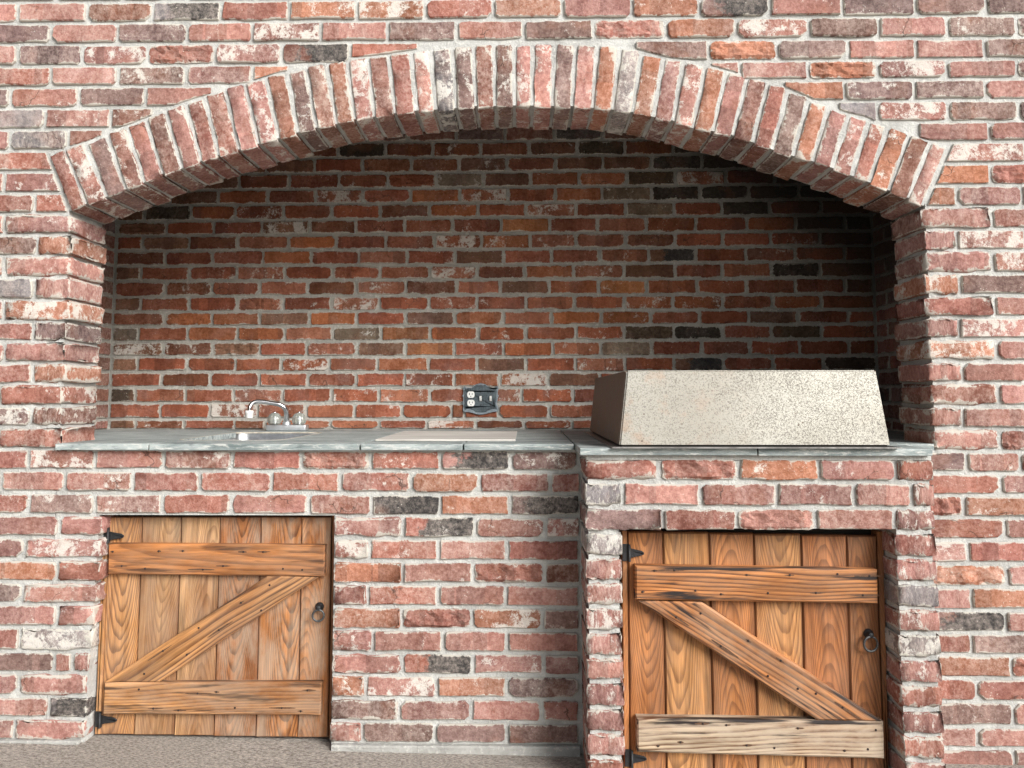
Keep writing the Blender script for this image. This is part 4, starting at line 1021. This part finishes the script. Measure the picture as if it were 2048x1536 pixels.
# ------------------------------------------------------------------ doors
WOODS = {'honey': (.47, .225, .082), 'orange': (.43, .172, .055), 'brown': (.33, .130, .045), 'pale': (.50, .29, .14), 'red': (.40, .15, .05), 'bleach': (.52, .40, .27)}
def board(name, parent, pxpts, Y, thick, colour, angle=0.0, ring=.55, streak=.0, weather=.0, rim=.0, bev=.003, label=None):
    straight = name in ('batten', 'brace')
    """board outlined by photo points on the plane y=Y; grain along local z, turned by angle about y"""
    Wp = [at(x, y, Y) for x, y in pxpts]
    c = Vector((sum(p.x for p in Wp)/len(Wp), Y, sum(p.z for p in Wp)/len(Wp)))
    ca, sa = math.cos(angle), math.sin(angle)
    P = []
    for p in Wp:
        dx, dz = p.x-c.x, p.z-c.z
        P.append((dx*ca-dz*sa, dx*sa+dz*ca))     # inverse rotation about y
    if sum(P[i][0]*P[(i+1) % len(P)][1]-P[(i+1) % len(P)][0]*P[i][1] for i in range(len(P))) < 0: P = P[::-1]
    Q = []
    for i in range(len(P)):
        (ax, az), (bx, bz) = P[i], P[(i+1) % len(P)]; L = math.hypot(bx-ax, bz-az); n = max(1, int(L/.05))
        for q in range(n): Q.append((ax+(bx-ax)*q/n+random.uniform(-.0005, .0005), az+(bz-az)*q/n+random.uniform(-.0005, .0005)))
    o = put(name, prism(Q, thick, M_WOOD, bev, 0, name), parent, tuple(c), (0, angle, 0))
    k = WOODS[colour]; v = random.uniform(.9, 1.1); o.color = (k[0]*v, k[1]*v, k[2]*v, 1)
    o['ring'] = ring; o['streak'] = streak; o['weather'] = weather; o['rim'] = rim
    o['off'] = (random.choice((-1, 1))*random.uniform(.05, .10)) if straight else 0.0; o['arch'] = random.uniform(.10, .22) if straight else random.uniform(.3, .42); o['freq'] = .16 if straight else .62
    if label: o['label'] = label
    return o
def A(x, y): return (x/2.341, 880+y/2.341)
def C(x, y): return (1220+x/2.341, 880+y/2.341)
def nail(parent, p, Y, ang=PI/2):
    w = at(p[0], p[1], Y); n_ = put('nail', NAIL, parent, (w.x, Y, w.z), (PI/2, 0, 0))
    # iron stain bled along the grain
    L = random.choice((.006, .009, .014, .022, .045)); h = random.uniform(.0018, .0036); sh_ = random.uniform(-.35, .35)*L
    pts = []
    for i in range(14):
        t = 2*PI*i/14; r = random.uniform(.8, 1.15)
        pts.append((h*r*math.sin(t), sh_+L*r*math.cos(t)*abs(math.cos(t))**.35))
    c0, s0 = math.cos(ang), math.sin(ang)
    vs = [(w.x+a*c0+b*s0, Y+.0003, w.z-a*s0+b*c0) for a, b in pts]
    if random.random() < .65:
        me = mesh('stain', [(x-w.x, 0, z-w.z) for x, _, z in vs], [tuple(range(14))], M_STAIN); put('stain', me, parent, (w.x, Y+.0002, w.z))
M_STAIN = simple('iron_stain', (0.11, 0.055, 0.028), 0.8, 0, 0.2, 400, .4)
NAIL = lathe([(.0031, -.001), (.0031, .0005), (.0022, .0012), (.0008, .0014)], M_NAIL, 'nail', 8)
def ring_pull(parent, px, py, Y, ringc, rr):
    c = at(px, py, Y); r = put('ring_pull', lathe([(.013, 0), (.013, .003), (.009, .006), (.006, .013), (.009, .017), (.006, .021), (.001, .022)], M_IRON, 'ring_pull', 16), parent, (c.x, Y, c.z), (PI/2, 0, 0))
    rc = at(ringc[0], ringc[1], Y-.018); N_ = 28
    path = [(rr*math.cos(2*PI*i/N_), 0.004*math.sin(2*PI*i/N_), rr*math.sin(2*PI*i/N_)) for i in range(N_+1)]
    vs, fs = [], []; n = 10
    for i in range(N_):
        t = 2*PI*i/N_
        for k in range(n):
            u = 2*PI*k/n; rad = rr+.0033*math.cos(u); vs.append((rad*math.cos(t), .0033*math.sin(u), rad*math.sin(t)))
    for i in range(N_):
        for k in range(n): fs.append((i*n+k, i*n+(k+1) % n, ((i+1) % N_)*n+(k+1) % n, ((i+1) % N_)*n+k))
    ro = put('ring', mesh('ring', vs, fs, M_RING, True), parent, (rc.x, Y-.018, rc.z), (0, 0, 0.12))
    return r
def hinge(parent, f, x0, y0, x1, y1, Y):
    """strap hinge: leaf on the frame at x0..mid, tapering strap to x1"""
    mid = x0+(x1-x0)*.30; ym = (y0+y1)/2+4
    def pb(name, pts, y, d, mat):
        Wp = [at(*f(*p), y) for p in pts]; c = Vector((sum(p.x for p in Wp)/len(Wp), y, sum(p.z for p in Wp)/len(Wp)))
        P = [(p.x-c.x, p.z-c.z) for p in Wp]
        if sum(P[i][0]*P[(i+1) % len(P)][1]-P[(i+1) % len(P)][0]*P[i][1] for i in range(len(P))) < 0: P = P[::-1]
        return put(name, prism(P, d, mat, .001, 0, name), parent, tuple(c))
    h = pb('hinge', [(x0, y0), (mid, y0), (mid, y1), (x0, y1)], Y-.004, .004, M_IRON)
    s = pb('hinge_strap', [(mid-2, y0+18), (mid+14, y0+22), (x1-10, ym-11), (x1, ym-3), (x1, ym+5), (x1-10, ym+10), (mid+14, y1-16), (mid-2, y1-12)], Y-.0045, .0035, M_IRON)
    a = at(*f(mid, y0), Y); b = at(*f(mid, y1), Y)
    put('hinge_pin', lathe([(.004, 0), (.004, a.z-b.z)], M_IRON, 'hinge_pin', 10), parent, (a.x, Y-.007, b.z))

DY = 0.050                     # face of the left door's planks behind the wall face
c = at(430, 1250, DY)
door = empty('wooden_door', (c.x, DY, 0.03), 'honey brown plank door with Z brace under the sink, half a brick wall left of the grill', 'door')
tops = [512, 667, 850, 1030, 1222, 1413, 1553]; bots = [466, 627, 814, 1000, 1197, 1393, 1535]; by_ = [1379, 1381, 1384, 1388, 1390, 1393]
pc2 = ['honey', 'pale', 'pale', 'brown', 'orange', 'orange']; rings = [.75, .4, .45, .85, .85, .6]
for i in range(6):
    t = 1.2
    ang = math.atan2((tops[i]+tops[i+1]-bots[i]-bots[i+1])/2, 1030.0)
    board('plank', door, [A(tops[i]+t, 361), A(tops[i+1]-t, 361), A(bots[i+1]-t, by_[i]), A(bots[i]+t, by_[i])], DY, .02, pc2[i], ang, rings[i], .25, .45 if i > 2 else .2, .6, .0025)
board('batten', door, [A(506, 486), A(1520, 492), A(1517, 640), A(503, 629)], DY-.024, .024, 'orange', PI/2, .6, .7, .15, 0, .004)
board('batten', door, [A(487, 1137), A(1506, 1136), A(1500, 1290), A(479, 1284)], DY-.024, .024, 'honey', PI/2, .65, .7, .3, 0, .004)
board('brace', door, [A(487, 1135), A(1250, 639), A(1492, 643), A(742, 1135)], DY-.0235, .0235, 'honey', math.radians(57), .95, .4, .15, 0, .004)
for x, y in ((528, 523), (742, 521), (856, 520), (1140, 524), (1232, 524), (570, 590), (680, 602), (950, 607), (1045, 590), (1325, 603), (1415, 608), (650, 1168), (925, 1187), (1013, 1180), (1440, 1172), (718, 1257), (835, 1266), (1100, 1254), (1320, 1255), (1408, 1270), (1262, 680), (1128, 762), (930, 880), (1223, 798), (762, 988), (1025, 890), (875, 1005), (675, 1095)):
    nail(door, A(x, y), DY-.0245, math.radians(57) if 650 < y < 1100 else PI/2)
ring_pull(door, *A(1497, 779), DY, A(1490, 822), .0165)
lf = board('frame_strip', door, [A(484, 350), A(510, 350), A(466, 1378), A(443, 1378)], DY-.006, .05, 'honey', math.atan2(42, 1028), .3, .1, .2, .2, .002)
rf = board('frame_strip', door, [A(1556, 350), A(1578, 350), A(1560, 1396), A(1538, 1396)], DY+.004, .05, 'brown', .02, .3, .1, .1, .2, .002)
hinge(door, A, 483, 410, 578, 483, DY-.006); hinge(door, A, 443, 1272, 545, 1345, DY-.006)
def dark_back(name, pts, Y, parent):
    Wp = [at(*p, Y) for p in pts]; cx = sum(p.x for p in Wp)/4; cz = sum(p.z for p in Wp)/4
    P = [(p.x-cx, p.z-cz) for p in Wp]
    if sum(P[i][0]*P[(i+1) % 4][1]-P[(i+1) % 4][0]*P[i][1] for i in range(4)) < 0: P = P[::-1]
    put(name, prism(P, .02, M_DARK, .001, 0, name), parent, (cx, Y, cz))
dark_back('back_panel', [A(470, 330), A(1590, 330), A(1575, 1410), A(430, 1410)], DY+.04, door)

GY = GRILL_Y+.078
c = at(1508, 1300, GY)
door2 = empty('wooden_door', (c.x, GY, 0.0), 'orange plank door with pale weathered bottom batten under the grill hood', 'door')
tops = [82, 247, 463, 672, 893, 1107, 1248]; bots = [92, 264, 486, 694, 918, 1135, 1290]; ty = [428, 432, 436, 441, 445, 449]
pc3 = ['orange', 'honey', 'orange', 'honey', 'red', 'brown']
for i in range(6):
    ang = math.atan2((tops[i]+tops[i+1]-bots[i]-bots[i+1])/2, 1130.0); t = 1.0
    board('plank', door2, [C(tops[i]+t, ty[i]), C(tops[i+1]-t, ty[i]), C(bots[i+1]-t, 1575), C(bots[i]+t, 1575)], GY, .02, pc3[i], ang, .6, .25, .1, .75, .0045)
board('batten', door2, [C(119, 590), C(1254, 608), C(1257, 768), C(120, 748)], GY-.034, .034, 'orange', PI/2, .95, 1.0, .12, 0, .005)
board('batten', door2, [C(127, 1306), C(1282, 1320), C(1287, 1494), C(128, 1463)], GY-.034, .034, 'bleach', PI/2, .95, 1.0, .7, 0, .005, 'pale bleached bottom batten')
board('brace', door2, [C(134, 755), C(430, 760), C(1272, 1318), C(975, 1315)], GY-.0335, .0335, 'orange', math.radians(-56.5), .95, 1.0, .25, 0, .005)
for x, y in ((208, 612), (302, 610), (640, 632), (842, 633), (1065, 628), (1215, 637), (152, 711), (400, 705), (520, 722), (740, 717), (965, 716), (1185, 727), (435, 1328), (545, 1335), (880, 1350), (1245, 1358), (225, 1433), (330, 1415), (640, 1430), (770, 1442), (1098, 1455), (1208, 1448), (310, 830), (425, 812), (520, 965), (648, 940), (740, 1105), (800, 1033), (880, 1165), (965, 1188), (1090, 1252)):
    nail(door2, C(x, y), GY-.0345, math.radians(-56.5) if 780 < y < 1270 else PI/2)
ring_pull(door2, *C(1208, 905), GY, C(1221, 955), .0195)
board('frame_strip', door2, [C(56, 425), C(80, 425), C(92, 1575), C(66, 1575)], GY-.006, .05, 'orange', -.01, .3, .1, .1, .2, .002)
board('frame_strip', door2, [C(1250, 428), C(1282, 428), C(1306, 1575), C(1290, 1575)], GY+.002, .05, 'orange', -.015, .4, .1, .1, .2, .002)
hinge(door2, C, 58, 487, 160, 567, GY-.006); hinge(door2, C, 70, 1450, 172, 1530, GY-.006)
dark_back('back_panel', [C(30, 400), C(1345, 400), C(1370, 1590), C(30, 1590)], GY+.04, door2)
# mortar-smeared jamb beside the right door
print('bricks front', n_front, 'back', nb, 'objects', len(bpy.data.objects))
